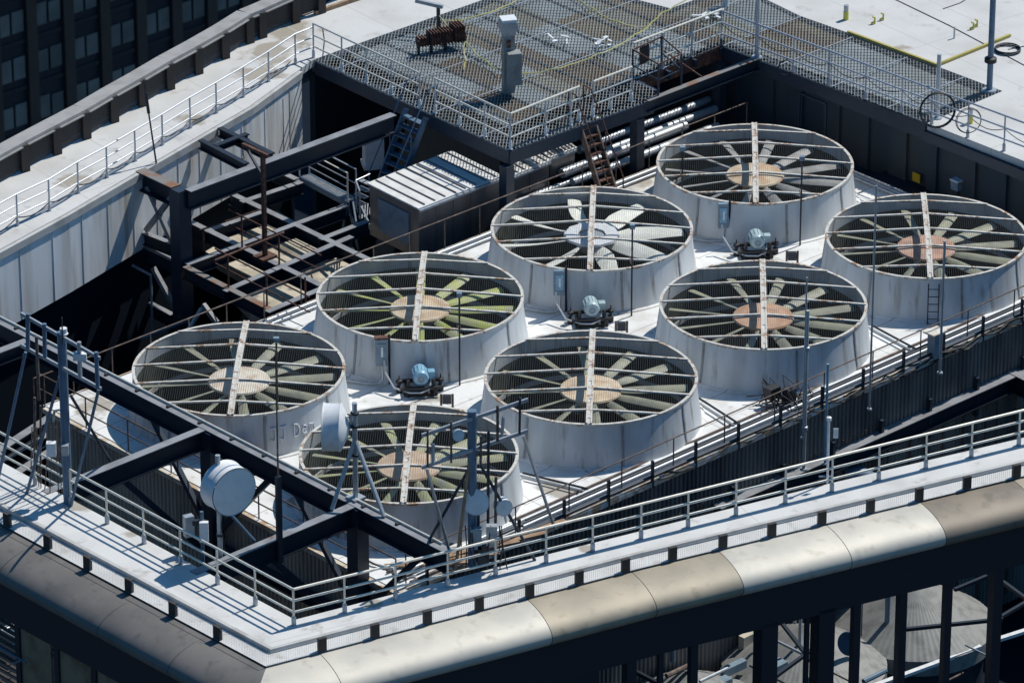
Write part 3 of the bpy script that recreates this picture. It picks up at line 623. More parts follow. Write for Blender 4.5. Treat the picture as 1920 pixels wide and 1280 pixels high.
# lower grid
t = thing('beam_grid', 'grid of grey steel beams at deck level over the beige slab', 'steel grid', P(453, 457, -.1)); zg = -.1
for (x0, y0, x1, y1) in ((349, 496, 652, 384), (420, 546, 660, 443), (384, 434, 492, 397), (452, 379, 566, 341), (600, 449, 690, 414), (500, 585, 640, 525)):
    beam('beam', P(x0, y0, zg), P(x1, y1, zg), .24, .42, t, M['beam'])
for (x0, y0, x1, y1) in ((352, 413, 602, 535), (432, 362, 692, 487), (347, 499, 506, 579), (509, 315, 562, 339)):
    beam('beam', P(x0, y0, zg+.004), P(x1, y1, zg+.004), .24, .40, t, M['beamr'] if x0 in (347,) else M['beam'])
sl = Ppts([(330, 440), (425, 405), (520, 395), (560, 420), (690, 500), (640, 570), (560, 610), (480, 590), (430, 540), (470, 520), (400, 480)], -2.0)
struct('lower_roof', MB().prism([(p.x, p.y) for p in sl], -2.4, -2.0), M['conc'])
t = thing('well_pipework', 'dim pipes, rods and ducts deep in the back left pit', 'pipes', G(5, -7, -6))
for k in range(40):
    b = G(random.uniform(-2, 15), random.uniform(-9.5, -4.6), random.uniform(-6, -2.2)); d = random.choice((UA, UB, UB, Z, (UA+Z).normalized())); q = random.uniform(.6, 3.0)
    obj('pipe', MB().tube([b, b+d*q], random.choice((.025, .04, .07)), 8), random.choice((M['galv'], M['bluest'], M['dark'], M['rustd'], M['rust'], M['dark'])), t)
# rusty handrails and jib
t = thing('rusty_handrail', 'rusty two-rail handrail on the beam grid', 'railing', P(602, 600, zg))
def lvl(pts, hh, z=zg): return [P(x, y, z)+Z*0 for x, y in pts]
ra = [P(683-0, 999, zg)]
def fr_px(x, y): return (230+x/3.048, 200+y/3.048)
posts = [((683, 805), 625), ((895, 905), 730), ((605, 1035), 848), ((825, 1140), 962), ((1045, 1130), 975), ((465, 830), 700)]
tops = []
for (x, y), yt in posts:
    b = P(*fr_px(x, y), zg); h_ = top_of(b, fr_px(x, yt)[1])-zg
    obj('post', MB().tube([b, b+Z*h_], .03, 8), M['rust'], t); tops.append(b+Z*h_)
for a, c in ((0, 1), (2, 3)):
    d = (tops[c]-tops[a]).normalized()
    obj('rail', MB().tube([tops[a]-d*.6, tops[c]+d*2.0], .028, 8), M['rust'], t); obj('rail', MB().tube([tops[a]-d*.6-Z*.5, tops[c]+d*2.0-Z*.5], .024, 8), M['rust'], t)
obj('rail', MB().tube([lerp(tops[2], tops[1], -.25), lerp(tops[2], tops[1], 1.1)], .035, 8), M['rust'], t)
obj('rail', MB().tube([lerp(tops[5], tops[0], -.1), lerp(tops[5], tops[0], 1.5)], .028, 8), M['rust'], t)
b = P(497, 484, zg); zt = top_of(b, 288)
t = thing('jib_crane', 'rusty hoist post with a short arm and hook standing on the beam grid', 'hoist', b)
obj('post', MB().bar(b, b+Z*(zt-zg), .12, .12, up=UA), M['rust'], t); obj('base_plate', MB().box(b+Z*.06, .6, .5, .08, UA), M['rust'], t)
tp = V((b.x, b.y, zt)); ar = (P(453, 270, zt)-tp); ar = -UB*1.0+UA*-.15
obj('arm', MB().bar(tp+UB*.25, tp-UB*.95, .11, .10), M['rust'], t); obj('brace', MB().bar(tp-Z*.8, tp-UB*.75-Z*.1, .07), M['dark'], t)
hk = obj('hook', MB().tube([tp-UB*.95, tp-UB*.95-Z*.35, tp-UB*.90-Z*.45, tp-UB*.98-Z*.5], .02, 6), M['rust'], t)

# ------------------------------------------------------------------ walls round the well
wl = Ppts(IN_L, H)
wl[-1] = P(560, 132, H)
t = thing('well_wall', 'pale sunlit panel wall under the back left roof edge, streaked with rust', 'wall', V((wl[1].x, wl[1].y, -9.9)))
for a, c in zip(wl, wl[1:]):
    d = (c-a).normalized(); nn = V((d.y, -d.x, 0))*.10
    obj('pale_panels', MB().wall(a+nn*.5, c+nn*.5, -.35, H-.27, .10), M['wband'], t)
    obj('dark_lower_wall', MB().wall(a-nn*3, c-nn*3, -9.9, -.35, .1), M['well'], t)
    obj('edge_cap', MB().wall(a+nn*.8, c+nn*.8, H-.26, H-.02, .14), M['coping'], t)
for a, c in zip(wl, wl[1:]):
    k = int((c-a).length/1.15); d = (c-a).normalized(); nn = V((d.y, -d.x, 0))
    for i in range(k):
        q = lerp(a, c, (i+.5)/k)+nn*.11; obj('seam_strip', MB().bar(V((q.x, q.y, -.33)), V((q.x, q.y, H-.3)), .02, .02, up=nn), M['wband'], t)
q = P(528, 155, H); obj('downpipe', MB().tube([V((q.x, q.y-.15, H-.5)), V((q.x, q.y-.15, -.6))], .05, 8), M['dark'], t)
q = P(262, 440, H); q = wl[3]+V((.2, -.3, 0)); obj('downpipe', MB().tube([V((q.x-.6, q.y, -.9)), V((q.x, q.y-.3, -1.1)), V((q.x, q.y-.3, -8))], .05, 8), M['galv'], t)
SR = 26.35
t = thing('rear_wall', 'tall shaded concrete panel wall behind the farthest fans', 'wall', G(SR, 0, -9.9))
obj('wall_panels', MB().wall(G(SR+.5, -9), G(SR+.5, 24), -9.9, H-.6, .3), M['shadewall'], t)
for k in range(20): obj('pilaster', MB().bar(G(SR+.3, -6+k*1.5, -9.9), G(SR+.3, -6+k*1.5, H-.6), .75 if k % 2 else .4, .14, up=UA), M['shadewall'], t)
obj('edge_beam', MB().wall(G(SR+.05, -6.1), G(SR+.05, 2.9), H-.62, H-.03, .12), M['navy'], t)
obj('edge_beam', MB().wall(G(SR+.0, 2.9), G(SR+.05, 24), H-.62, H-.27, .2), M['navy'], t)
obj('door_frame', MB().bar(G(SR-.1, -2.6, -.2), G(SR-.1, -2.6, 1.6), .06).bar(G(SR-.1, -1.4, -.2), G(SR-.1, -1.4, 1.6), .06).bar(G(SR-.1, -2.6, 1.6), G(SR-.1, -1.4, 1.6), .06), M['navy'], t)
t = thing('inner_wall', 'dark wall under the grating platform', 'wall', G(30, -20, -9.9))
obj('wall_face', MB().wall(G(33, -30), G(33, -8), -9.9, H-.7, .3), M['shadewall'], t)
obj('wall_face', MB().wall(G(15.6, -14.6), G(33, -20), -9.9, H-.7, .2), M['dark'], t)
a = P(1718, 333, 0); q = WP(1718, 333, G(SR+.2, 0), UB)
one('warning_sign', 'small blank yellow sign on the shaded rear wall', 'sign', MB().box(q, .32, .03, .3, UB), M['ysign'], q)
# walkway below the rear wall
t = thing('service_ledge', 'dark service ledge with thin pipes between the farthest fan and the rear wall', 'ledge', G(25.5, 3, -.3))
obj('ledge', MB().prism([(G(s, q).x, G(s, q).y) for s, q in ((S1+.02, -4), (SR+.2, -4), (SR+.2, 6.3), (S1+.02, 6.3))], -.6, -.3), M['dark'], t)
for k in range(3): obj('pipe', MB().tube([G(S1-.25+.16*k, -3, .1), G(S1-.25+.16*k, 11, .1)], .05, 8), M['galv'], t)

# ------------------------------------------------------------------ grating platform
PLpx = [(588, 112), (905, 0), (1010, -40), (1196, 0), (1257, 16), (1302, 0), (1420, -42), (1430, -4), (1500, 30), (1588, 61), (1758, 125), (1880, 171), (1739, 231), (1354, 85), (1187, 150), (1228, 167), (1228, 185), (955, 282)]
PL = Ppts(PLpx, H)
def clipbars(poly, ang, pitch, w, h, z):
    ca, sa = math.cos(ang), math.sin(ang); mb = MB(); q = [(p.x*ca+p.y*sa, -p.x*sa+p.y*ca) for p in poly]
    u = min(a for a, _ in q)+pitch/2
    while u < max(a for a, _ in q):
        hit = []
        for i in range(len(q)):
            (a0, b0), (a1, b1) = q[i], q[(i+1) % len(q)]
            if (a0-u)*(a1-u) < 0: hit.append(b0+(b1-b0)*(u-a0)/(a1-a0))
        hit.sort()
        for v0, v1 in zip(hit[::2], hit[1::2]): mb.bar((u*ca-v0*sa, u*sa+v0*ca, z), (u*ca-v1*sa, u*sa+v1*ca, z), w, h)
        u += pitch
    return mb
t = thing('grating_platform', 'large steel grating platform with patchy decking behind the fans', 'platform', PL[-1]-Z*12)
obj('bearing_bars', clipbars(PL, R(-4), .105, .020, .018, H-.012), M['grat'], t)
obj('cross_bars', clipbars(PL, R(86), .24, .016, .014, H-.022), M['grat'], t)
sm = MB()
for k in range(26): 
    sp = 15.2+k*.9
s0 = clipbars(PL, math.atan2(UB.y, UB.x), 2.4, .04, .02, H+.002); obj('panel_joints', s0, M['galv'], t)
edges = [(17, 0), (16, 17), (13, 14), (14, 15), (12, 13)]
for a, c in edges:
    d = (PL[c]-PL[a]).normalized(); ins = V((d.y, -d.x, 0)); 
    mid = (PL[a]+PL[c])/2; n_ = ins if (mid+ins-CAM).length > (mid-CAM).length else -ins
    obj('edge_beam', MB().bar(PL[a]+n_*.1-Z*.30, PL[c]+n_*.1-Z*.30, .14, .45), M['navy'] if (a, c) != (13, 14) else M['rust'], t)
for q in ((950, 292), (1196, 203), (1352, 98)):
    b = P(q[0], q[1], H); obj('column', MB().bar(V((b.x, b.y+.5, -9.9)), V((b.x, b.y+.5, H-.55)), .34, .34, up=UA), M['navy'], t)
for k in range(9): obj('joist', MB().bar(G(15.6+k*1.3, -14.8, H-.22), G(15.6+k*1.3, -5.0-.12*k, H-.22), .10, .26), M['navy'], t)
# slabs lying just under the grating (patches of plate and old decking)
ins = Ppts([(655, 104), (905, 14), (1010, -30), (1196, 8), (1257, 26), (1302, 8), (1420, -34), (1500, 40), (1588, 75), (1750, 140), (1835, 172), (1740, 214), (1380, 84), (1354, 76), (1170, 148), (975, 225), (955, 240)], H-.12)
struct('lower_roof', MB().prism([(p.x, p.y) for p in ins], H-.14, H-.12), M['slab'])
b = P(1212, 188, H); t = thing('steel_beam', 'dark steel beam with a sunlit top bridging the notch in the platform', 'beam', b)
beam('beam', P(1212, 189, H), P(1420, 109, H), .24, .40, t, M['beamr'])
# small cage on the notch
t = thing('access_cage', 'rust-edged steel cage rail over the notch in the platform', 'cage', P(1190, 170, H))
cg = [(1186, 152), (1234, 180), (1277, 160), (1240, 128)]
pc = Ppts(cg, H)
for p in pc: obj('post', MB().tube([p, p+Z*1.1], .035, 8), M['navy'], t)
obj('top_rail', MB().tube([p+Z*1.1 for p in pc]+[pc[0]+Z*1.1], .03, 8), M['rust'], t); obj('mid_rail', MB().tube([p+Z*.55 for p in pc], .025, 8), M['navy'], t)
obj('diagonal', MB().tube([P(1244, 95, H)+Z*0, P(1318, 146, H)], .03, 8), M['rust'], t)
obj('plate', MB().box(pc[0]*.6+pc[3]*.4+Z*.75, .45, .03, .6, (pc[3]-pc[0]).normalized()), M['black'], t)
# stairs
def stair(name, label, topc, outd, wdir, width, drop, run, n, ms, mt, hr, rails=True):
    t = thing(name, label, 'stair', topc+outd*run-Z*drop)
    a = topc; b = topc+outd*run-Z*drop
    for k in (-1, 1): obj('stringer', MB().bar(a+wdir*(k*width/2), b+wdir*(k*width/2), .06, .22), ms, t)
    for i in range(n): q = lerp(a, b, (i+.7)/n); obj('tread', MB().box(q, width-.07, .24, .035, wdir), mt, t)
    if rails:
        for k in (-1, 1):
            o_ = wdir*(k*(width/2+.03))
            obj('handrail', MB().tube([a+o_-outd*.45+Z*.15, a+o_-outd*.45+Z*1.0, a+o_+Z*.95-outd*.1, b+o_+Z*.75+outd*.25, b+o_+outd*.25], .024, 8), hr, t)
            obj('rail_post', MB().tube([lerp(a, b, .5)+o_, lerp(a, b, .5)+o_+Z*.85], .02, 8), hr, t)
    return t
tc = P(782, 207, H)-UA*.05; stair('ship_stair', 'steep blue-grey steel stair down from the left side of the platform', tc-Z*.08, -UA, UB, .95, 2.5, 1.35, 9, M['bluest'], M['bluest'], M['bluest'])
tc = P(1098, 224, H); stair('ship_stair', 'steep rusty stair down from the front right side of the platform', tc-Z*.05, UB, UA, .62, 2.35, 1.15, 9, M['rustd'], M['rust'], M['rust'])
# small catwalk on the left
cw = Ppts([(562, 330), (652, 378), (668, 371), (580, 325)], .0)
t = thing('catwalk', 'small galvanised catwalk with handrails left of the ribbed cabinet', 'catwalk', cw[0]-Z*.2)
obj('bars', clipbars(cw, math.atan2(UB.y, UB.x), .06, .03, .03, -.02), M['galv'], t)
for a, c in ((0, 1), (3, 2)):
    obj('stringer', MB().bar(cw[a]-Z*.09, cw[c]-Z*.09, .05, .2), M['bluest'], t)
    obj('handrail', MB().tube([cw[a], cw[a]+Z*1.0, cw[c]+Z*1.0, cw[c]], .028, 8), M['galv'] if a == 3 else M['rail'], t)
    obj('mid_rail', MB().tube([cw[a]+Z*.5, cw[c]+Z*.5], .02, 8), M['galv'], t)
obj('handrail', MB().tube([cw[0]+Z*1.0, cw[3]+Z*1.0], .028, 8), M['rail'], t)
for k in (-1, 1): obj('leg', MB().tube([cw[1], cw[1]-Z*2.1+UA*(.5*k)], .045, 8), M['bluest'], t)
q = P(672, 414, -.05); obj('stair_flight', MB().bar(cw[1]+UA*.2, q+Z*-.6, .05, .15).bar(cw[2], q+Z*-.6+UA*.6, .05, .15), M['bluest'], t)
t = thing('landing', 'small galvanised stair landing against the ribbed cabinet', 'landing', P(676, 400, -.4))
ld = Ppts([(668, 392), (694, 380), (694, 402), (675, 412)], -.3)
obj('bars', clipbars(ld, R(0), .08, .035, .03, -.3), M['galv'], t); obj('handrail', MB().tube([ld[0], ld[0]+Z*1, ld[3]+Z*1, ld[3]], .026, 8).tube([ld[0]+Z*1, ld[1]+Z*1], .026, 8), M['galv'], t)
for k in range(4): obj('tread', MB().box(lerp(ld[0], ld[1], .2+.0*k)+Z*(.2+.2*k)+UA*(.1*k), .5, .2, .03, UB), M['galv'], t)

# ------------------------------------------------------------------ cabinets
def cabinet(name, label, tl, fc, rf, zt, zb, ribs=8, panel=True):
    a, b_, c = P(*tl, zt), P(*fc, zt), P(*rf, zt); d = a+(c-b_)
    t = thing(name, label, 'cabinet', V((b_.x, b_.y, zb))); u = (c-b_).normalized(); w = (a-b_).normalized()
    obj('body', MB().prism([(p.x, p.y) for p in (a, b_, c, d)], zb, zt-.05), M['ahu'], t)
    o = obj('roof', MB().prism([(p.x, p.y) for p in (a+w*.06-u*.06, b_-w*.06-u*.06, c-w*.06+u*.06, d+w*.06+u*.06)], zt-.05, zt), M['ahutop'], t)
    L = (c-b_).length
    for k in range(ribs): q = (k+.6)*L/ribs; obj('rib', MB().bar(a+u*q+Z*.02, b_+u*q+Z*.02, .035, .035), M['ahu'], o)
    if panel:
        m_ = (a+b_)/2-u*.02; W = (a-b_).length
        obj('access_panel', MB().box(V((m_.x, m_.y, (zt+zb)/2-.02)), W*.62, .05, (zt-zb)*.62, w), M['boxb'], t)
    n_ = -w
    for k in range(1, int(L/.75)): q = b_+u*(k*.75)+n_*.012; obj('seam_strip', MB().bar(V((q.x, q.y, zb)), V((q.x, q.y, zt-.07)), .03, .02, up=n_), M['ahu'], t)
    obj('gutter', MB().bar(b_-u*.05-w*.1-Z*.08, c-w*.1-Z*.08, .07, .07), M['galv'], t)
    return t
cabinet('air_handler', 'long metal cabinet with white ribbed roof running under the grating platform', (693, 343), (785, 389), (938, 329), 1.05, -.75, 8)
cabinet('air_handler', 'second metal cabinet standing in the shade under the platform corner', (942, 316), (962, 327), (1029, 300), .75, -1.0, 5, False)
cabinet('air_handler', 'small grey cabinet under the platform beside the rusty stair', (1018, 283), (1032, 293), (1078, 276), .75, -.1, 7, False)
b = P(700, 310, -.3); t = thing('white_tank', 'white plastic tank standing in shade behind the blue-grey stair', 'tank', b)
obj('tank', MB().box(b+Z*.75, .62, .6, 1.35, V((1, .2, 0)).normalized()), M['white'], t); obj('base', MB().box(b+Z*.05, .72, .7, .12, V((1, .2, 0)).normalized()), M['white'], t)
# pipes under the platform
t = thing('pipe_run', 'row of fat silver pipes in the shade under the platform', 'pipes', G(20, -6.2, 0))
for s0_, s1_, tt, z, r_ in ((17.5, 20.8, -6.6, .9, .33), (18.4, 24, -5.6, .15, .16), (18.4, 25, -5.1, .0, .14), (20, 26, -6.5, .2, .14), (20.5, 26, -6.0, .1, .14), (15.5, 19, -5.5, -.2, .12)):
    obj('pipe', MB().tube([G(s0_, tt, z), G(s1_, tt, z)], r_, 16), M['galv'], t)
b = P(998, 345, .0); one('bent_pipe', 'thin pale gooseneck pipe beside the shaded cabinets', 'pipe', MB().tube([b, b+Z*.75, b+Z*.86-V((.08, 0, 0)), b+Z*.92-V((.35, 0, 0))], .035, 8), M['white'], b)

# ------------------------------------------------------------------ on the platform
b = P(953, 172, H); t = thing('vent_stack', 'grey square vent stack with a capped head and side box on the grating platform', 'vent', b); z1 = top_of(b, 38)-H
wb = V((1, .25, 0)).normalized()
obj('shaft', MB().box(b+Z*(z1*.45), .36, .34, z1*.9, wb), M['ventgrey'], t)
hd = obj('head', MB().box(b+Z*(z1*.86), .42, .4, .25, wb).box(b+Z*(z1*.93), .54, .5, .3, wb), M['galv'], t)
obj('cap', MB().box(b+Z*(z1*1.0), .5, .46, .16, wb), M['white'], hd)
obj('side_box', MB().box(b+V((.18, -.27, z1*.38)), .44, .38, 1.1, wb), M['ventgrey'], t)
obj('opening', MB().box(b+V((.02, -.21, z1*.70)), .12, .03, .25, wb), M['rust'], t)
b = P(822, 62, H); t = thing('crane_post', 'dark T-shaped post with yellow tape at the back edge of the platform', 'post', b); z1 = top_of(b, 12)-H
obj('post', MB().bar(b, b+Z*z1, .09), M['dark'], t); obj('arm', MB().bar(b+Z*z1+V((-.75, .25, .1)), b+Z*z1+V((.15, -.05, 0)), .12), M['galv'], t)
b = P(825, 92, H); t = thing('rusty_machinery', 'dark red rusty ribbed machinery lying on the grating platform', 'machinery', b)
dd = V((1, .45, 0)).normalized(); du = Z.cross(dd)
for k, (o_, w_, h_) in enumerate(((-.62, .36, .34), (-.22, .42, .5), (.2, .44, .5), (.62, .42, .62))):
    o = obj('casing', MB().lathe(b+dd*(o_-.2)+Z*(.25+h_*.35), [(0, 0), (h_*.42, 0), (h_*.46, .05), (h_*.46, .33), (h_*.42, .4), (0, .4)], 14, dd), M['rust'], t)
    for j in range(4): obj('fin', MB().box(b+dd*(o_-.16+j*.1)+Z*(.25+h_*.40), .025, h_*.98, h_*.95, dd), M['rust'], o)
for k in (-.85, -.4, .1, .8): obj('leg', MB().bar(b+dd*k-du*.2, b+dd*k-du*.2+Z*.5, .07), M['black'], t)
# caution tape
def tape(label, pts, r=.035):
    r = .022
    q = []
    for a, c in zip(pts, pts[1:]):
        for k in range(6): f_ = k/6; q.append(lerp(a, c, f_)-Z*(.10*math.sin(math.pi*f_))+V((random.uniform(-.03, .03), random.uniform(-.03, .03), random.uniform(-.02, .02))))
    q.append(pts[-1]); o = one('caution_tape', label, 'tape', MB().tube(q, r, 5), M['ytape'], pts[0], 'strands of yellow caution tape'); return o
vs_ = P(950, 172, H)
tape('yellow tape from the T-shaped post to the top edge', [P(822, 62, H)+Z*.45, P(905, 40, H)+Z*.25, P(985, 0, H)+Z*.2], .03)
tape('yellow tape draped from the rusty machinery to the vent stack', [P(822, 62, H)+Z*.6, P(855, 78, H)+Z*.5, P(880, 95, H)+Z*.2, P(912, 125, H)+Z*.2, P(940, 145, H)+Z*.3], .035)
tape('long yellow tape from the vent stack towards the rear railing', [P(962, 150, H)+Z*.25, P(1040, 138, H)+Z*.2, P(1120, 112, H)+Z*.2, P(1190, 76, H)+Z*.2, P(1240, 45, H)+Z*.4, P(1320, 15, H)+Z*.8], .035)
tape('yellow tape looping at the top centre of the platform', [P(1075, -8, H)+Z*.1, P(1110, 20, H)+Z*.1, P(1160, 46, H)+Z*.1, P(1213, 53, H)+Z*.05], .04)
tape('short hanging end of yellow tape near the vent stack', [P(870, 95, H)+Z*.3, P(872, 118, H)+Z*.1, P(868, 130, H)], .035)
for (x, y, k, lab) in ((1135, 88, 9, 'near the vent stack'), (1330, 32, 12, 'against the rear corner railing'), (1050, 75, 4, 'pale, in the middle of the platform')):
    b = P(x, y, H); mb = MB()
    for i in range(k):
        a = b+V((random.uniform(-.3, .3), random.uniform(-.3, .3), random.uniform(.03, .2))); d = V((random.uniform(-1, 1), random.uniform(-1, 1), random.uniform(-.2, .3))).normalized()*random.uniform(.15, .4)
        mb.bar(a, a+d, random.uniform(.04, .14), .03)
    one('debris_pile', 'small heap of crumpled white and metal scraps '+lab, 'debris', mb, M['white'], b, 'scraps on the platform')
# discs near rear corner
b = P(1360, 12, H); one('round_vent_cap', 'round white cap at the rear corner of the platform', 'vent cap', MB().lathe(b, [(.1, 0), (.1, .5), (.28, .52), (.3, .58), (0, .64)], 20), M['white'], b)

# ------------------------------------------------------------------ right roof furniture
def pole(name, label, x, y, yt, z, r, m, cat='pole', r2=None, extra=None):
    b = P(x, y, z); h_ = top_of(b, yt)-z
    t = thing(name, label, cat, b); obj('shaft', MB().tube([b, b+Z*(h_*.5), b+Z*h_], r, 10, r2), m, t)
    obj('foot', MB().lathe(b, [(0, .05), (r*2.2, .05), (r*2.4, 0)], 12), M['galv'], t)
    return t, b, h_
t, b, h_ = pole('antenna_mast', 'tall thick grey-blue mast on the back right roof', 1855, 170, -60, H, .10, M['bluest'])
obj('clamp', MB().lathe(b+Z*(top_of(b, 112)-H-.1), [(.1, 0), (.2, .02), (.2, .16), (.1, .2)], 12), M['black'], t)
t, b, h_ = pole('antenna_mast', 'short pale mast behind the black hoop at the end of the rear grating', 1757, 222, 102, H, .07, M['railg'])
t, b, h_ = pole('antenna_mast', 'mast at the rear inner corner railing', 1419, 108, -20, H, .075, M['railg'])
t, b, h_ = pole('whip_antenna', 'tall thin pale pole between the orange hub fan and the rightmost fan', 1630, 768, 348, 0, .032, M['galv'])
t, b, h_ = pole('whip_antenna', 'thin bluish pole in front of the orange hub fan', 1505, 822, 520, 0, .028, M['galv'])
t, b, h_ = pole('whip_antenna', 'grey jointed pole just right of the bluish pole', 1507, 880, 582, -1.0, .05, M['coping'])
for k in (.25, .75): obj('joint', MB().lathe(b+Z*h_*k, [(.06, 0), (.09, .02), (.09, .12), (.06, .14)], 10), M['galv'], t)
t, b, h_ = pole('whip_antenna', 'light blue topped pole on the front right wall', 1547, 870, 682, -1.0, .04, M['motorb'])
t, b, h_ = pole('whip_antenna', 'slender grey pole in front of the rightmost fan', 1762, 700, 452, -.1, .04, M['galv'])
b = P(1552, 925, H); b = INN[5]+(INN[6]-INN[5])*.0+V((.0, .15, 0)); b = P(1551, 905, H); t = thing('camera_pole', 'white pole with small fittings at the front right railing', 'pole', b)
zt = top_of(b, 785)-H; obj('shaft', MB().tube([b-Z*.4, b+Z*zt], .035, 8), M['white'], t); obj('head', MB().lathe(b+Z*zt, [(0, .08), (.07, .05), (.07, -.05), (0, -.08)], 10), M['white'], t)
obj('plate', MB().box(b+Z*(zt*.75)+V((.2, 0, .05)), .14, .02, .3), M['white'], t); obj('bracket', MB().tube([b+Z*.25-V((.25, .1, 0)), b+Z*.15+V((.15, .1, 0))], .03, 6), M['bluest'], t)
def coil(name, label, c, ax, r, n, m, loops=6):
    mb = MB(); ax = V(ax).normalized(); x = ax.orthogonal().normalized(); y = ax.cross(x)
    for k in range(loops):
        rr = r*random.uniform(.93, 1.03); o_ = ax*random.uniform(-.05, .05)
        mb.tube([c+o_+(x*math.cos(2*math.pi*i/n)+y*math.sin(2*math.pi*i/n))*rr for i in range(n+1)], .013, 5)
    return one(name, label, 'cable coil', mb, m, c)
coil('cable_coil', 'black cable coil hung upright on the railing beside the pale mast', P(1757, 248, H)+Z*.75, (.2, -1, .1), .58, 28, M['black'], 7)
coil('cable_coil', 'thin loose cable loop hanging on the railing right of the black hoop', P(1815, 262, H)+Z*.65, (.2, -1, .1), .42, 28, M['black'], 2)
coil('cable_coil', 'grey cable coil lying flat on the back right roof by the tall mast', P(1889, 96, H)+Z*.08, (0, 0, 1), .42, 28, M['dark'], 9)
coil('cable_coil', 'small thin cable loop hanging under the rear railing', P(1473, 132, H)+Z*.1, (.2, -1, .1), .25, 24, M['dark'], 2)
ya = MB().bar(P(1590, 60, H+.06), P(1757, 122, H+.06), .09, .08); one('yellow_kerb', 'yellow painted edge strip along the rear grating', 'edge strip', ya, M['yline'], P(1590, 60, H), 'yellow edge strips')
ya = MB().bar(P(1757, 122, H+.06), P(1894, 66, H+.06), .09, .08); one('yellow_kerb', 'yellow painted edge strip crossing the back right roof to the tall mast', 'edge strip', ya, M['yline'], P(1757, 122, H), 'yellow edge strips')
for x, y, lab in ((1640, 45, 'left of the close pair'), (1656, 38, 'right of the first close pair'), (1825, 55, 'left one of the pair near the mast'), (1832, 50, 'right one of the pair near the mast')):
    b = P(x, y, H); one('gooseneck_vent', 'small yellow bent vent pipe, '+lab, 'vent pipe', MB().tube([b, b+Z*.22, b+Z*.25-V((.08, 0, 0))], .035, 8).tube([b+V((-.12, -.05, .03)), b+V((0, 0, .08)), b+Z*.1], .035, 8), M['yellow'], b, 'yellow bent vent pipes on the roof')
for x, y, lab in ((1586, 37, 'on the back right roof beyond the grating'), (1819, 231, 'beside the rear railing')):
    b = P(x, y, H); t = thing('bollard', 'yellow pipe stub with a grey top '+lab, 'pipe stub', b, 'yellow pipe stubs'); obj('stub', MB().lathe(b, [(.09, 0), (.09, .3), (0, .3)], 12), M['yellow'], t); obj('cap', MB().lathe(b+Z*.3, [(.08, 0), (.08, .22), (0, .22)], 12), M['galv'], t)
b = P(1789, 72, H); one('vent_pipe', 'thin bare pipe standing on the back right roof', 'vent pipe', MB().tube([b, b+Z*.4], .03, 8), M['galv'], b)
for i_, (pts, lab) in enumerate(((((1670, -5), (1780, 48), (1850, 85), (1925, 125)), 'long thin seam cable across the back right roof'), (((1768, 17), (1800, 6), (1830, -12)), 'dark crack-like cable at the top right'), (((1890, 93), (1925, 86)), 'cable leaving the flat coil'))):
    q = [P(x, y, H+.015) for x, y in pts]; one('roof_cable', lab, 'cable', MB().tube(q, .014, 5), M['dark'], q[0])
t = thing('railing_cable', 'dark cable sagging along the foot of the back left railing', 'cable', BLp[0])
pts = []
for a, c in zip(BLp[:-1], BLp[1:-1]): pts += [lerp(a, c, q/5)+Z*(.28-.16*math.sin(math.pi*q/5)) for q in range(5)]
obj('cable', MB().tube(pts, .02, 6), M['dark'], t)
t = thing('railing_cable', 'thin cable sagging along the long rear right railing', 'cable', L6[0])
pts = []
for a, c in zip(L6, L6[1:]): pts += [lerp(a, c, q/6)+Z*(.75-.22*math.sin(math.pi*q/6)) for q in range(6)]
obj('cable', MB().tube(pts, .014, 6), M['dark'], t)
# conduits and stains on left roof, hanging whip by the left railing
b = P(293, 306, H); t = thing('whip_antenna', 'dark leaning whip antenna at the back left railing', 'antenna', b)
tp = b+V((-.32, .1, 0)); tp.z = top_of(tp, 150); obj('shaft', MB().tube([b, lerp(b, tp, .55), tp], .03, 8, .022), M['dark'], t); obj('clamp', MB().tube([lerp(b, tp, .6), lerp(b, tp, .85)], .05, 8), M['dark'], t)
b = P(603, 108, H); one('whip_antenna', 'thin dark rod at the back corner of the railing', 'antenna', MB().tube([b-Z*.3, b+V((.1, 0, .6)), b+V((.05, 0, 1.0))], .02, 6), M['dark'], b)

# ------------------------------------------------------------------ parapet and fascia details
# parapet screen along the far left roof edge
PP = Ppts([(-420, 583), (0, 343), (45, 318), (105, 286), (160, 257), (212, 226), (265, 196), (317, 165), (370, 136), (420, 107), (466, 78), (490, 68), (552, 40), (600, 22)], H)
t = thing('parapet_screen', 'low dark mesh parapet with a pale coping along the far left roof edge', 'parapet', PP[1])
cl_ = [p+Z*.95 for p in PP]; 
for a, c in zip(cl_, cl_[1:]):
    d = (c-a).normalized(); nn = V((-d.y, d.x, 0)); obj('coping', MB().bar(a+nn*.15, c+nn*.15, .55, .12), M['parcop'], t)
    obj('coping_edge', MB().tube([a-nn*.12-Z*.1, c-nn*.12-Z*.1], .04, 6), M['parcop'], t)
    k = int((c-a).length/.16); mb = MB()
    for i in range(13): mb.bar(a-Z*(.13+i*.062), c-Z*(.13+i*.062), .012, .045)
    obj('slat_panel', mb, M['facpier'], t)
for p in PP[2:]: obj('post', MB().box(p+Z*.45+V((.05, -.12, 0)), .28, .16, .9, V((1, .6, 0)).normalized()), M['facpier'], t)
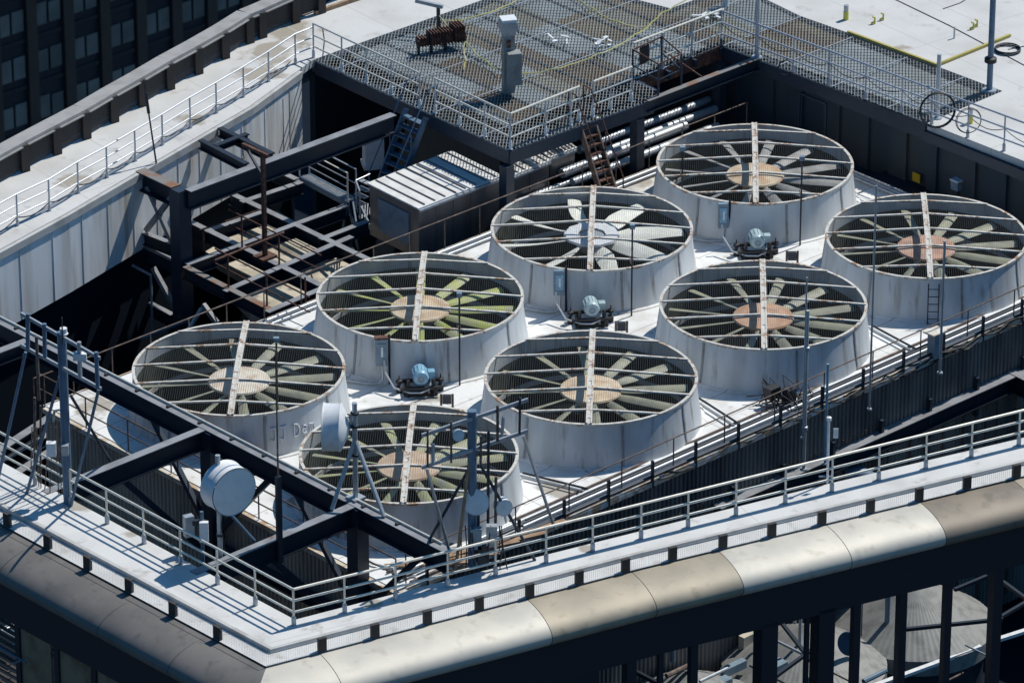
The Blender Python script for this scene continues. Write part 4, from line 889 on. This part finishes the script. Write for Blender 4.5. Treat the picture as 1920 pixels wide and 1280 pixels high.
# clutter beyond at the top
b = P(640, 4, H); t = thing('window_washing_rig', 'dark metal rig with wheels at the top left end of the parapet', 'rig', b)
obj('frame', MB().bar(P(570, 18, H)+Z*.8, P(700, -30, H)+Z*.8, .5, .25).bar(P(570, 18, H), P(570, 18, H)+Z*1.0, .14), M['dark'], t)
obj('track', MB().bar(P(590, 24, H+.08), P(720, -20, H+.08), .12, .12), M['beige'], t)
for x, y in ((601, 20), (660, -2)):
    obj('wheel', MB().lathe(P(x, y, H)+Z*.16, [(0, 0), (.15, 0), (.15, .08), (0, .08)], 16, V((.5, -.8, 0))), M['beige'], t)
# fascia band, white slotted strip, brackets, rounded cladding, lower beam
fa = thing('building_facade', 'rounded metal cladding, white vent strip and dark storey below the front walkway', 'facade', V((OUT[1].x, OUT[1].y, -14)))
SW = .54
o0 = off(OUT, 0); oa = off(OUT, .015); ob = off(OUT, SW)
for a, c in zip(oa, oa[1:]): pass
cpi = off(OUT, -.10)
obj('coping', MB().add([p+Z*.012 for p in cpi]+[p+Z*.012 for p in oa]+[p-Z*.12 for p in oa], [(i, i+1, 5+i+1, 5+i) for i in range(4)]+[(5+i, 5+i+1, 10+i+1, 10+i) for i in range(4)]), M['coping'], fa, smooth=False)
obj('vent_strip', MB().add([p-Z*.11 for p in oa]+[p-Z*.13 for p in ob], [(i, i+1, 5+i+1, 5+i) for i in range(4)]), M['panelw'], fa)
def screen(a, c, m):
    d = (c-a).normalized(); L_ = (c-a).length; mb = MB(); k = int(L_/.065)
    for i in range(k): q = a+d*(i*.065); mb.box(q+Z*.17, .004, .004, .33, d)
    mb.bar(a+Z*.34, c+Z*.34, .012, .012); return obj('mesh_screen', mb, m, fa)
os_ = [p-Z*.13 for p in off(OUT, SW-.05)]
for a, c in zip(os_[:-1], os_[1:]): screen(a, c, M['galv'])
def along(pl, px_x, side):                               # point on coping line at picture column px_x
    for a, c in zip(pl, pl[1:]):
        fa_, fc_ = prx(a), prx(c)
        if min(fa_, fc_) <= px_x <= max(fa_, fc_): return lerp(a, c, (px_x-fa_)/(fc_-fa_)), (c-a).normalized()
def prx(p): q = p-CAM; return 960+F*q.dot(RT)/q.dot(FW)
for x in [-22, 61, 136, 209, 284, 362, 440]+[586, 683, 780, 877, 972, 1066, 1155, 1244, 1336, 1426, 1519, 1610, 1702, 1793, 1888, 1980]:
    p, d = along(OUT, x, 0); nn = V((d.y, -d.x, 0))*SGN
    q_ = p+nn*(SW-.06)-Z*.13; obj('bracket', MB().box(q_+Z*.19, .24 if x > 508 else .27, .10, .38, d), M['facpier'], fa)
# rounded cladding segments
RA_ = 1.35; RC_ = .54; NSEG = 28; TOPD = .18
def clad(p0, d0, p1, d1, m):
    vs = []; 
    for p, n_ in ((p0, d0), (p1, d1)):
        c = p-Z*(TOPD+RC_)
        for k in range(NSEG+1):
            th = R(95-k*(190/NSEG)); vs.append(c+n_*(RA_*math.cos(th))+Z*(RC_*math.sin(th)))
    nn = NSEG+1; return obj('cladding_segment', MB().add(vs, [(k, k+1, nn+k+1, nn+k) for k in range(NSEG)]), m, fa)
lin = off(OUT, SW+.03); dL = (lin[1]-lin[0]).normalized(); dR = (lin[2]-lin[1]).normalized()
nL = V((dL.y, -dL.x, 0))*SGN; nR = V((dR.y, -dR.x, 0))*SGN; nC = (nL+nR); nC = nC/nC.length/max(.3, (nC/nC.length).dot(nL))
xsL = [(-420, None), (-180, 'clad4'), (80, 'clad4'), (262, 'clad4'), (388, 'clad4')]
def cpt(x): return along(lin, x, 0)[0]
ptsL = [lin[0]]+[cpt(x) for x in (-330, -150, 88, 270, 395)]+[lin[1]]
for i, (a, c) in enumerate(zip(ptsL, ptsL[1:])): clad(a, nL, c, nC if c is lin[1] else nL, M['clad4'])
xr = [598, 985, 1185, 1345, 1545, 1722, 1900, 2100]; mr = ['clad1', 'clad1', 'clad2', 'clad2', 'clad1', 'clad1', 'clad3', 'clad2', 'clad1']
ptsR = [lin[1]]+[cpt(x) for x in xr]+[lin[-1]]
for i, (a, c) in enumerate(zip(ptsR, ptsR[1:])): clad(a, nC if i == 0 else nR, c, nR, M[mr[i]])
for x in xr[:-1]+[88, 270, 395]:
    p = cpt(x); n_ = nR if x > 508 else nL; dd_ = dR if x > 508 else dL
    if x in (88, 270, 395): n_ = nL; dd_ = dL
    c = p-Z*(TOPD+RC_); obj('cladding_joint', MB().tube([c+n_*((RA_-.004)*math.cos(R(95-k*6.33)))+Z*((RC_-.004)*math.sin(R(95-k*6.33))) for k in range(29)], .011, 5), M['facade'], fa)
l2 = off(OUT, SW+.45)
for a, c in zip(l2, l2[1:]): obj('spandrel_beam', MB().bar(a-Z*1.65, c-Z*1.65, .5, 1.7), M['facade'], fa)
for x, w in ((1180, .3), (1240, .14), (1300, .22), (1435, .5), (1512, .12), (1542, .5), (1604, .22), (1691, .24), (1779, .22), (1873, .3), (1960, .3)):
    p, d = along(l2, x, 0); obj('column', MB().bar(V((p.x, p.y, -13.5)), V((p.x, p.y, -.1)), w, w, up=d), M['facade'], fa)
for x0, x1 in ((52, 112), (125, 186), (194, 254), (262, 330)):
    a, d = along(l2, x0, 0); c, _ = along(l2, x1, 0); zt = -.95; o = obj('window', MB().bar(V((a.x, a.y, -1.5)), V((c.x, c.y, -1.5)), .08, 2.6), M['brownglass'], fa)
    obj('mullion', MB().bar(V((a.x, a.y, -4)), V((a.x, a.y, -.1)), .2, .2), M['facade'], fa)
p0_, _ = along(l2, 330, 0); p1_ = l2[1]; 
obj('wall_panel', MB().wall(p0_, p1_, -14, -.1, .1), M['facade'], fa); a, _ = along(l2, 1120, 0); obj('wall_panel', MB().wall(p1_, a, -14, -.1, .1), M['facade'], fa)
a, d = along(l2, -60, 0); c, _ = along(l2, 45, 0)
for k in range(16): obj('louvre', MB().bar(V((a.x, a.y, -.5-k*.22)), V((c.x, c.y, -.5-k*.22)), .10, .05), M['facpier'], fa)
# corrugated cones below, seen between the facade columns
for (x, y, zz, rr, hh, lab) in ((1712, 1165, -7.0, 2.45, 1.55, 'right, with a tall peak behind the thin columns'), (1508, 1242, -7.0, 2.45, 1.3, 'left, lower in the picture'), (1290, 1330, -7, 2.4, 1.3, 'cut by the bottom edge of the picture'), (1620, 1300, -9.0, 2.0, 1.1, 'small, between the two big ones')):
    b = P(x, y, zz); t = thing('cone_roof', 'grey corrugated conical cover below the front right walkway, '+lab, 'conical cover', b, 'conical covers on the lower storey')
    mb = MB(); n = 150; vs = [b+Z*hh]; 
    for i in range(n):
        a = 2*math.pi*i/n; r_ = rr; zo = .005 if i % 2 else -.005; vs.append(b+V((math.cos(a)*r_, math.sin(a)*r_, zo)))
    for i in range(n): vs.append(b+V((math.cos(2*math.pi*i/n)*rr, math.sin(2*math.pi*i/n)*rr, -.5)))
    fs = [(0, 1+i, 1+(i+1) % n) for i in range(n)]+[(1+i, 1+n+i, 1+n+(i+1) % n, 1+(i+1) % n) for i in range(n)]
    obj('cone', MB().add(vs, fs), M['cone'], t, smooth=False); obj('drum', MB().lathe(b-Z*3, [(rr-.3, 0), (rr-.3, 2.5)], 40), M['dark'], t)
b = P(1590, 1206, -4); one('round_dish', 'small grey round dish among the lower storey columns', 'dish', MB().lathe(b, [(0, 0), (.34, 0), (.36, .04), (.2, .14), (0, .16)], 28, V((.5, .8, -.3))), M['bluest'], b)
for x0, y0, x1, y1, lab in ((1640, 1285, 1768, 1238, 'between the facade columns'), (1776, 1234, 1838, 1211, 'in the middle at the bottom right'), (1866, 1200, 1960, 1170, 'at the right edge')):
    a, c = P(x0, y0, -7.0), P(x1, y1, -7.0); one('metal_ledge', 'bright corrugated ledge strip on the lower storey '+lab, 'ledge', MB().bar(a, c, .16, .10), M['white'], a, 'bright ledge strips on the lower storey')
t = thing('steel_frame', 'dark bracing on the lower storey at the bottom right', 'steel frame', P(1900, 1100, -3))
for q in ((1880, 1090, 1990, 1170), (1870, 1160, 1990, 1090), (1690, 1180, 1880, 1160), (1790, 1105, 1850, 1080), (1460, 1160, 1530, 1250), (1450, 1270, 1560, 1190)): obj('brace', MB().bar(P(q[0], q[1], -3.5), P(q[2], q[3], -3.5), .10, .10), M['dark'], t)
b = P(1650, 905, -3); t = thing('duct_elbow', 'blue curved duct behind the front right railing', 'duct', b)
pts_ = [b+V((-.9+.9*math.sin(R(a)), 0, -.9+.9*math.cos(R(a)))) for a in range(-10, 95, 10)]; obj('duct', MB().tube([p+Z*.3 for p in pts_]+[pts_[-1]-Z*3], .28, 16), M['bluest'], t)
t = thing('steel_frame', 'dark steel beam leaving the ledge at the right edge of the picture', 'steel frame', P(1880, 690, -1.75))
beam('beam', P(1850, 672, -1.7), P(2000, 745, -1.7), .4, .6, t, M['beam'])

t = thing('lower_pipework', 'dim pipes and boxes on the dark storey below the front right walkway', 'pipes', P(1200, 1300, -5))
for k in range(26):
    x = random.uniform(1120, 1900); y = random.uniform(1120, 1290); b = P(x, y, random.uniform(-7, -4)); d = random.choice((UA, UB, Z, Z)); q = random.uniform(.5, 2.2)
    obj('pipe', MB().tube([b, b+d*q], random.choice((.03, .05, .08)), 8), random.choice((M['galv'], M['bluest'], M['dark'], M['rustd'], M['coping'])), t)
for k in range(9):
    b = P(random.uniform(1120, 1480), random.uniform(1180, 1290), -6.5); obj('box', MB().box(b, random.uniform(.3, .9), random.uniform(.2, .5), random.uniform(.2, .6), UA), random.choice((M['boxb'], M['conc'], M['galv'])), t)
t = thing('lower_pipework', 'dim rails and pipes behind the dark openings at the bottom left', 'pipes', P(60, 1200, -4))
for k in range(12):
    b = P(random.uniform(-10, 50), random.uniform(1110, 1270), -1.2); obj('pipe', MB().tube([b, b+random.choice((UA, UB))*random.uniform(.4, 1.4)], .03, 6), random.choice((M['galv'], M['bluest'])), t)
# ------------------------------------------------------------------ antennas
def drum(name, label, c, axis, r, depth, mount, post=None, rad=M['radome']):
    axis = V(axis).normalized(); t = thing(name, label, 'antenna', mount)
    obj('shroud', MB().lathe(c, [(r*.25, -depth-.22), (r*.7, -depth-.1), (r, -depth), (r*1.03, -depth+.02), (r, -depth+.05), (r, -.03), (r*1.03, -.02), (r*1.03, 0)], 48, axis), M['white'], t)
    obj('radome', MB().lathe(c, [(0, .02), (r*.6, .016), (r*.99, .0)], 48, axis), rad, t)
    obj('mount_arm', MB().tube([c-axis*(depth+.2), mount], .035, 8), M['galv'], t)
    obj('mount_arm', MB().tube([c-axis*(depth+.1)+Z*.35, V((mount.x, mount.y, mount.z+.3))], .025, 8), M['galv'], t)
    obj('mount_arm', MB().tube([c-axis*(depth+.1)-Z*.35, V((mount.x, mount.y, mount.z-.3))], .025, 8), M['galv'], t)
    return t
# D: big drum on its own post
bD = P(413, 1042, H); zD = top_of(bD, 853)-H; dc = bD
t = thing('antenna_post', 'galvanised post with diagonal brace carrying the big drum antenna by the left front railing', 'post', bD)
obj('post', MB().tube([bD-Z*1.6, bD+Z*zD], .07, 12), M['galv'], t)
obj('brace', MB().tube([bD+Z*(zD-1.4), P(477, 1013, H)], .045, 8), M['bluest'], t); obj('foot', MB().box(bD-Z*1.6, .35, .3, .08), M['galv'], t)
for k in (.2, .5, .66): obj('clamp', MB().lathe(bD+Z*(zD*k), [(.07, 0), (.10, .01), (.10, .06), (.07, .07)], 10), M['dark'], t)
obj('cable', MB().tube([bD+V((.09, -.05, q)) + V((.03*math.sin(q*5), 0, 0)) for q in [k*.25 for k in range(9)]], .018, 6), M['black'], t)
ax = V((math.sin(R(36)), -math.cos(R(36)), 0)); fc = WP(439, 922, bD+ax*.55, V((math.cos(R(36)), math.sin(R(36)), 0)))
drum('drum_antenna', 'big pale blue drum antenna facing the camera above the left front walkway', fc, ax, .68, .62, bD+Z*(fc.z-bD.z))
b2 = P(380, 1035, H); t = thing('radio_units', 'two small pale radio boxes on a short pole left of the big drum antenna', 'radio units', b2)
obj('pole', MB().tube([b2-Z*1.4, b2+Z*1.25], .05, 8), M['bluest'], t); zc = top_of(b2, 985)-H
obj('radio_box', MB().box(b2+V((-.36, 0, zc)), .26, .2, .62, V((1, .5, 0)).normalized()), M['galv'], t); obj('radio_box', MB().box(b2+V((.06, -.12, zc-.12)), .24, .14, .6), M['white'], t)
obj('clamp', MB().box(b2+V((-.1, 0, zc+.1)), .4, .12, .14), M['dark'], t)
# C: drum on mast above the frame
bC = G(SF, 10.15, H); bC = P(667, 935, H); zC = top_of(bC, 755)-H
t = thing('antenna_post', 'galvanised mast on tripod braces standing on the black beam joint', 'mast', bC)
obj('post', MB().tube([bC, bC+Z*zC], .075, 12), M['galv'], t)
for q in ((622, 955), (720, 968)): obj('brace', MB().tube([bC+Z*(zC*.62), P(q[0], q[1], H+.05)], .06, 8), M['galv'], t)
for k in (.45, .75, .88): obj('clamp', MB().lathe(bC+Z*(zC*k), [(.07, 0), (.12, .01), (.12, .07), (.07, .08)], 10), M['dark'], t)
obj('foot', MB().box(bC+Z*.04, .4, .4, .08, UA), M['galv'], t)
fc = WP(606, 800, bC, V((1, 0, 0))); drum('drum_antenna', 'white drum antenna facing left on the mast above the nearest fan', fc, (-1, .06, 0), .66, .50, V((bC.x, bC.y, fc.z)), rad=M['white'])
# frames
def frame(label, base, dr, mast, pipes, verts, braces, mats=(M['bluest'], M['galv'])):
    t = thing('antenna_rack', label, 'antenna rack', base)
    W = lambda q: WP(q[0], q[1], base, dr)
    zt = W(mast); obj('mast', MB().tube([base, V((base.x, base.y, zt.z))], .13, 12), mats[0], t)
    for a, c in pipes: obj('cross_arm', MB().bar(W(a)+V((.0, -.1, 0)), W(c)+V((0, -.1, 0)), .06, .10), mats[1], t)
    for (a, c, r_, m_) in verts: obj('antenna_rod', MB().tube([W(a)+V((0, -.16, 0)), W(c)+V((0, -.16, 0))], r_, 8), m_, t)
    for (a, g, m_) in braces: obj('brace', MB().tube([W(a), P(g[0], g[1], H)], .045, 8), m_, t)
    return t
dW = (INN[6]-INN[3]).normalized(); bB = P(886, 1063, H)
t = frame('antenna rack with two crossarms in front of the nearest fan', bB, dW, (890, 768), [((791, 813), (990, 746)), ((791, 873), (989, 804))],
      [((802, 800), (802, 870), .03, M['rustd']), ((812, 826), (812, 862), .05, M['coping']), ((846, 785), (846, 862), .03, M['rustd']), ((933, 755), (933, 822), .04, M['rustd']), ((944, 776), (941, 812), .045, M['coping']),
       ((975, 740), (974, 808), .035, M['dark']), ((902, 812), (901, 865), .035, M['rustd']), ((916, 803), (915, 985), .04, M['dark']), ((930, 888), (928, 1070), .04, M['rustd']), ((897, 958), (897, 1050), .04, M['dark'])],
      [((800, 878), (843, 1034), M['galv']), ((981, 816), (1040, 990), M['galv']), ((880, 866), (853, 1075), M['beige']), ((884, 870), (806, 1010), M['navy']), ((900, 870), (1003, 1050), M['navy'])])
def small_dish(label, x, y, r, axis, base=bB, shroud=.12):
    c = WP(x, y, base, dW)+V(axis).normalized()*.25; axis = V(axis).normalized(); t = thing('dish_antenna', label, 'antenna', c-axis*.35, 'small dishes on the antenna rack')
    obj('dish', MB().lathe(c, [(0, -shroud-.14), (r*.5, -shroud-.1), (r, -shroud), (r, 0), (r*1.04, .0)], 32, axis), M['white'], t); obj('radome', MB().lathe(c, [(0, .02), (r*.98, 0.004)], 32, axis), M['radome'] if r > .3 else M['white'], t)
    obj('mount', MB().tube([c-axis*(shroud+.1), c-axis*.5], .04, 8), M['dark'], t)
small_dish('flat round grey-white dish low on the antenna rack', 895, 937, .35, (-.15, -1, .25), shroud=.06)
small_dish('small white drum dish beside the larger round dish', 940, 946, .23, (.35, -1, .1), shroud=.3)
small_dish('tiny white dish on the upper crossarm of the antenna rack', 855, 811, .16, (.3, -1, .15), shroud=.14)
t = thing('radio_units', 'grey radio boxes and cabling at the foot of the right antenna mast', 'radio units', bB+V((.2, -.2, 0)))
zc = top_of(bB, 1000)-H
for dx, dz, m_ in ((.0, .0, M['boxb']), (.42, .08, M['galv']), (.2, -.5, M['dark'])): obj('radio_box', MB().box(bB+V((dx+.1, -.25, zc+dz)), .3, .2, .62), m_, t)
cbm = MB()
for k in range(7): x = random.uniform(-.2, .9); cbm.tube([bB+V((x, -.3, zc+.4)), bB+V((x+random.uniform(-.1, .1), -.42, zc-.2)), bB+V((x+random.uniform(-.3, .3), -.3, .1))], .018, 5)
obj('cables', cbm, M['black'], t)
# A: left frame
bA = P(128, 942, H)
t = frame('tall antenna rack with parallel crossarms at the far left of the front walkway', bA, UB, (120, 625), [((40, 585), (188, 669)), ((40, 644), (190, 726))],
      [((53, 583), (53, 650), .06, M['bluest']), ((84, 602), (85, 664), .06, M['bluest']), ((149, 636), (151, 702), .06, M['galv']), ((181, 655), (184, 722), .06, M['bluest']), ((69, 626), (74, 745), .045, M['rustd']), ((117, 590), (118, 640), .02, M['dark'])],
      [((48, 660), (-4, 900), M['bluest']), ((185, 730), (133, 948), M['bluest']), ((112, 706), (50, 925), M['bluest']), ((133, 742), (206, 862), M['navy'])])
W = lambda x, y: WP(x, y, bA, UB)
obj('camera_head', MB().box(W(144, 660)+V((.1, -.25, 0)), .36, .2, .2), M['white'], t); obj('insulator', MB().lathe(W(119, 620), [(0, .1), (.1, .08), (.1, -.05), (.13, -.08)], 12), M['white'], t)
obj('radio_box', MB().box(W(104, 835)+V((-.1, -.2, 0)), .26, .2, .4), M['white'], t); obj('radio_box', MB().box(W(123, 836)+V((.0, -.2, 0)), .2, .2, .3), M['galv'], t)
obj('ladder_rail', MB().tube([W(65, 745), W(65, 905)], .04, 8).tube([W(76, 760), W(76, 905)], .03, 8), M['rustd'], t)
obj('cable_loop', MB().tube([W(100, 790), W(102, 770), W(112, 768), W(122, 782), W(124, 815)], .035, 8), M['galv'], t)
cbm = MB()
for k in range(8): x = 60+k*9; cbm.tube([W(x, 800), W(x+random.uniform(-4, 4), 850), W(x+random.uniform(-5, 5), 925)], .018, 5)
obj('cables', cbm, M['rustd'], t)
# post near the second column
b = G(-9.6, 10.1, H); b = P(524, 1012, H); t = thing('bracket_post', 'dark ribbed bracket post with a thin whip between the steel columns', 'post', b)
zt = top_of(b, 893)-H; obj('channel', MB().bar(b-Z*.7, b+Z*zt, .16, .1), M['dark'], t); zt = top_of(b, 655)-H; obj('whip', MB().tube([b+Z*.5, b+Z*zt], .03, 8, .02), M['rustd'], t)

# ------------------------------------------------------------------ background office tower (top left)
c0 = CAM+ray(250, 150)*330
t = thing('office_tower', 'dark office tower with rows of paired grey window panes behind the left parapet', 'building', V((c0.x, c0.y, -150)))
fd = UA; fn = -V((-UA.y, UA.x, 0)); fn = V((UA.y, -UA.x, 0))
def FP(u, z, o=0): return c0+fd*u+V((0, 0, z))+fn*o
obj('wall', MB().add([FP(-60, -86+0), FP(60, -86), FP(60, 40), FP(-60, 40), FP(-60, -86, -20), FP(60, -86, -20), FP(60, 40, -20), FP(-60, 40, -20)], [(0, 1, 2, 3), (3, 2, 6, 7), (1, 5, 6, 2), (0, 3, 7, 4)]), M['facade'], t)
bay, st_h = 2.75, 2.95
for k in range(-12, 12): obj('pier', MB().bar(FP(k*bay+.6, -30, .12), FP(k*bay+.6, 30, .12), .75, .3, up=fn), M['facpier'], t)
for j in range(-12, 9): obj('floor_band', MB().bar(FP(-40, j*st_h-1.0, .05), FP(40, j*st_h-1.0, .05), .1, .25), M['glass'], t)
cnt = 0
def vis(p):
    q = p-CAM; x = 960+F*q.dot(RT)/q.dot(FW); y = 640-F*q.dot(UP)/q.dot(FW); return -20 < x < 520 and -30 < y < 290 and y < 300-x*.6
for j in range(-8, 9):
    for k in range(-9, 10):
        for h_ in (0, 1):
            u = k*bay+1.38+h_*1.02; p = FP(u, j*st_h+.35, .1)
            if vis(p) and cnt < 96: obj('window', MB().bar(FP(u, j*st_h-.35, .08), FP(u, j*st_h+.98+random.uniform(-.06, .06), .08), .84, .06, up=fn), M['blind'], t); cnt += 1

# ------------------------------------------------------------------ light
sun_dir = (V((math.cos(R(40.5)), math.sin(R(40.5)), 0))*math.cos(R(55)) + Z*math.sin(R(55))).normalized()
sd_ = bpy.data.lights.new('sun', 'SUN'); so = bpy.data.objects.new('sun', sd_); COL.objects.link(so)
sd_.energy = 4.05; sd_.angle = R(.5); sd_.color = (1, .96, .885); so.rotation_euler = sun_dir.to_track_quat('Z', 'Y').to_euler()
w = bpy.data.worlds.new('World'); scene.world = w; w.use_nodes = True; N = w.node_tree.nodes; L = w.node_tree.links
sky = N.new('ShaderNodeTexSky'); sky.sky_type = 'NISHITA'; sky.sun_disc = False; sky.sun_elevation = R(55); sky.sun_rotation = math.atan2(sun_dir.x, sun_dir.y)
mx = N.new('ShaderNodeMix'); mx.data_type = 'RGBA'; mx.blend_type = 'MULTIPLY'; mx.inputs[0].default_value = 1; mx.inputs[7].default_value = (.32, .88, 1.30, 1)
L.new(sky.outputs[0], mx.inputs[6]); L.new(mx.outputs[2], N['Background'].inputs[0]); N['Background'].inputs[1].default_value = .062
scene.view_settings.view_transform = 'Standard'; scene.view_settings.look = 'None'; scene.view_settings.exposure = 0; scene.view_settings.gamma = 1
scene.cycles.max_bounces = 6
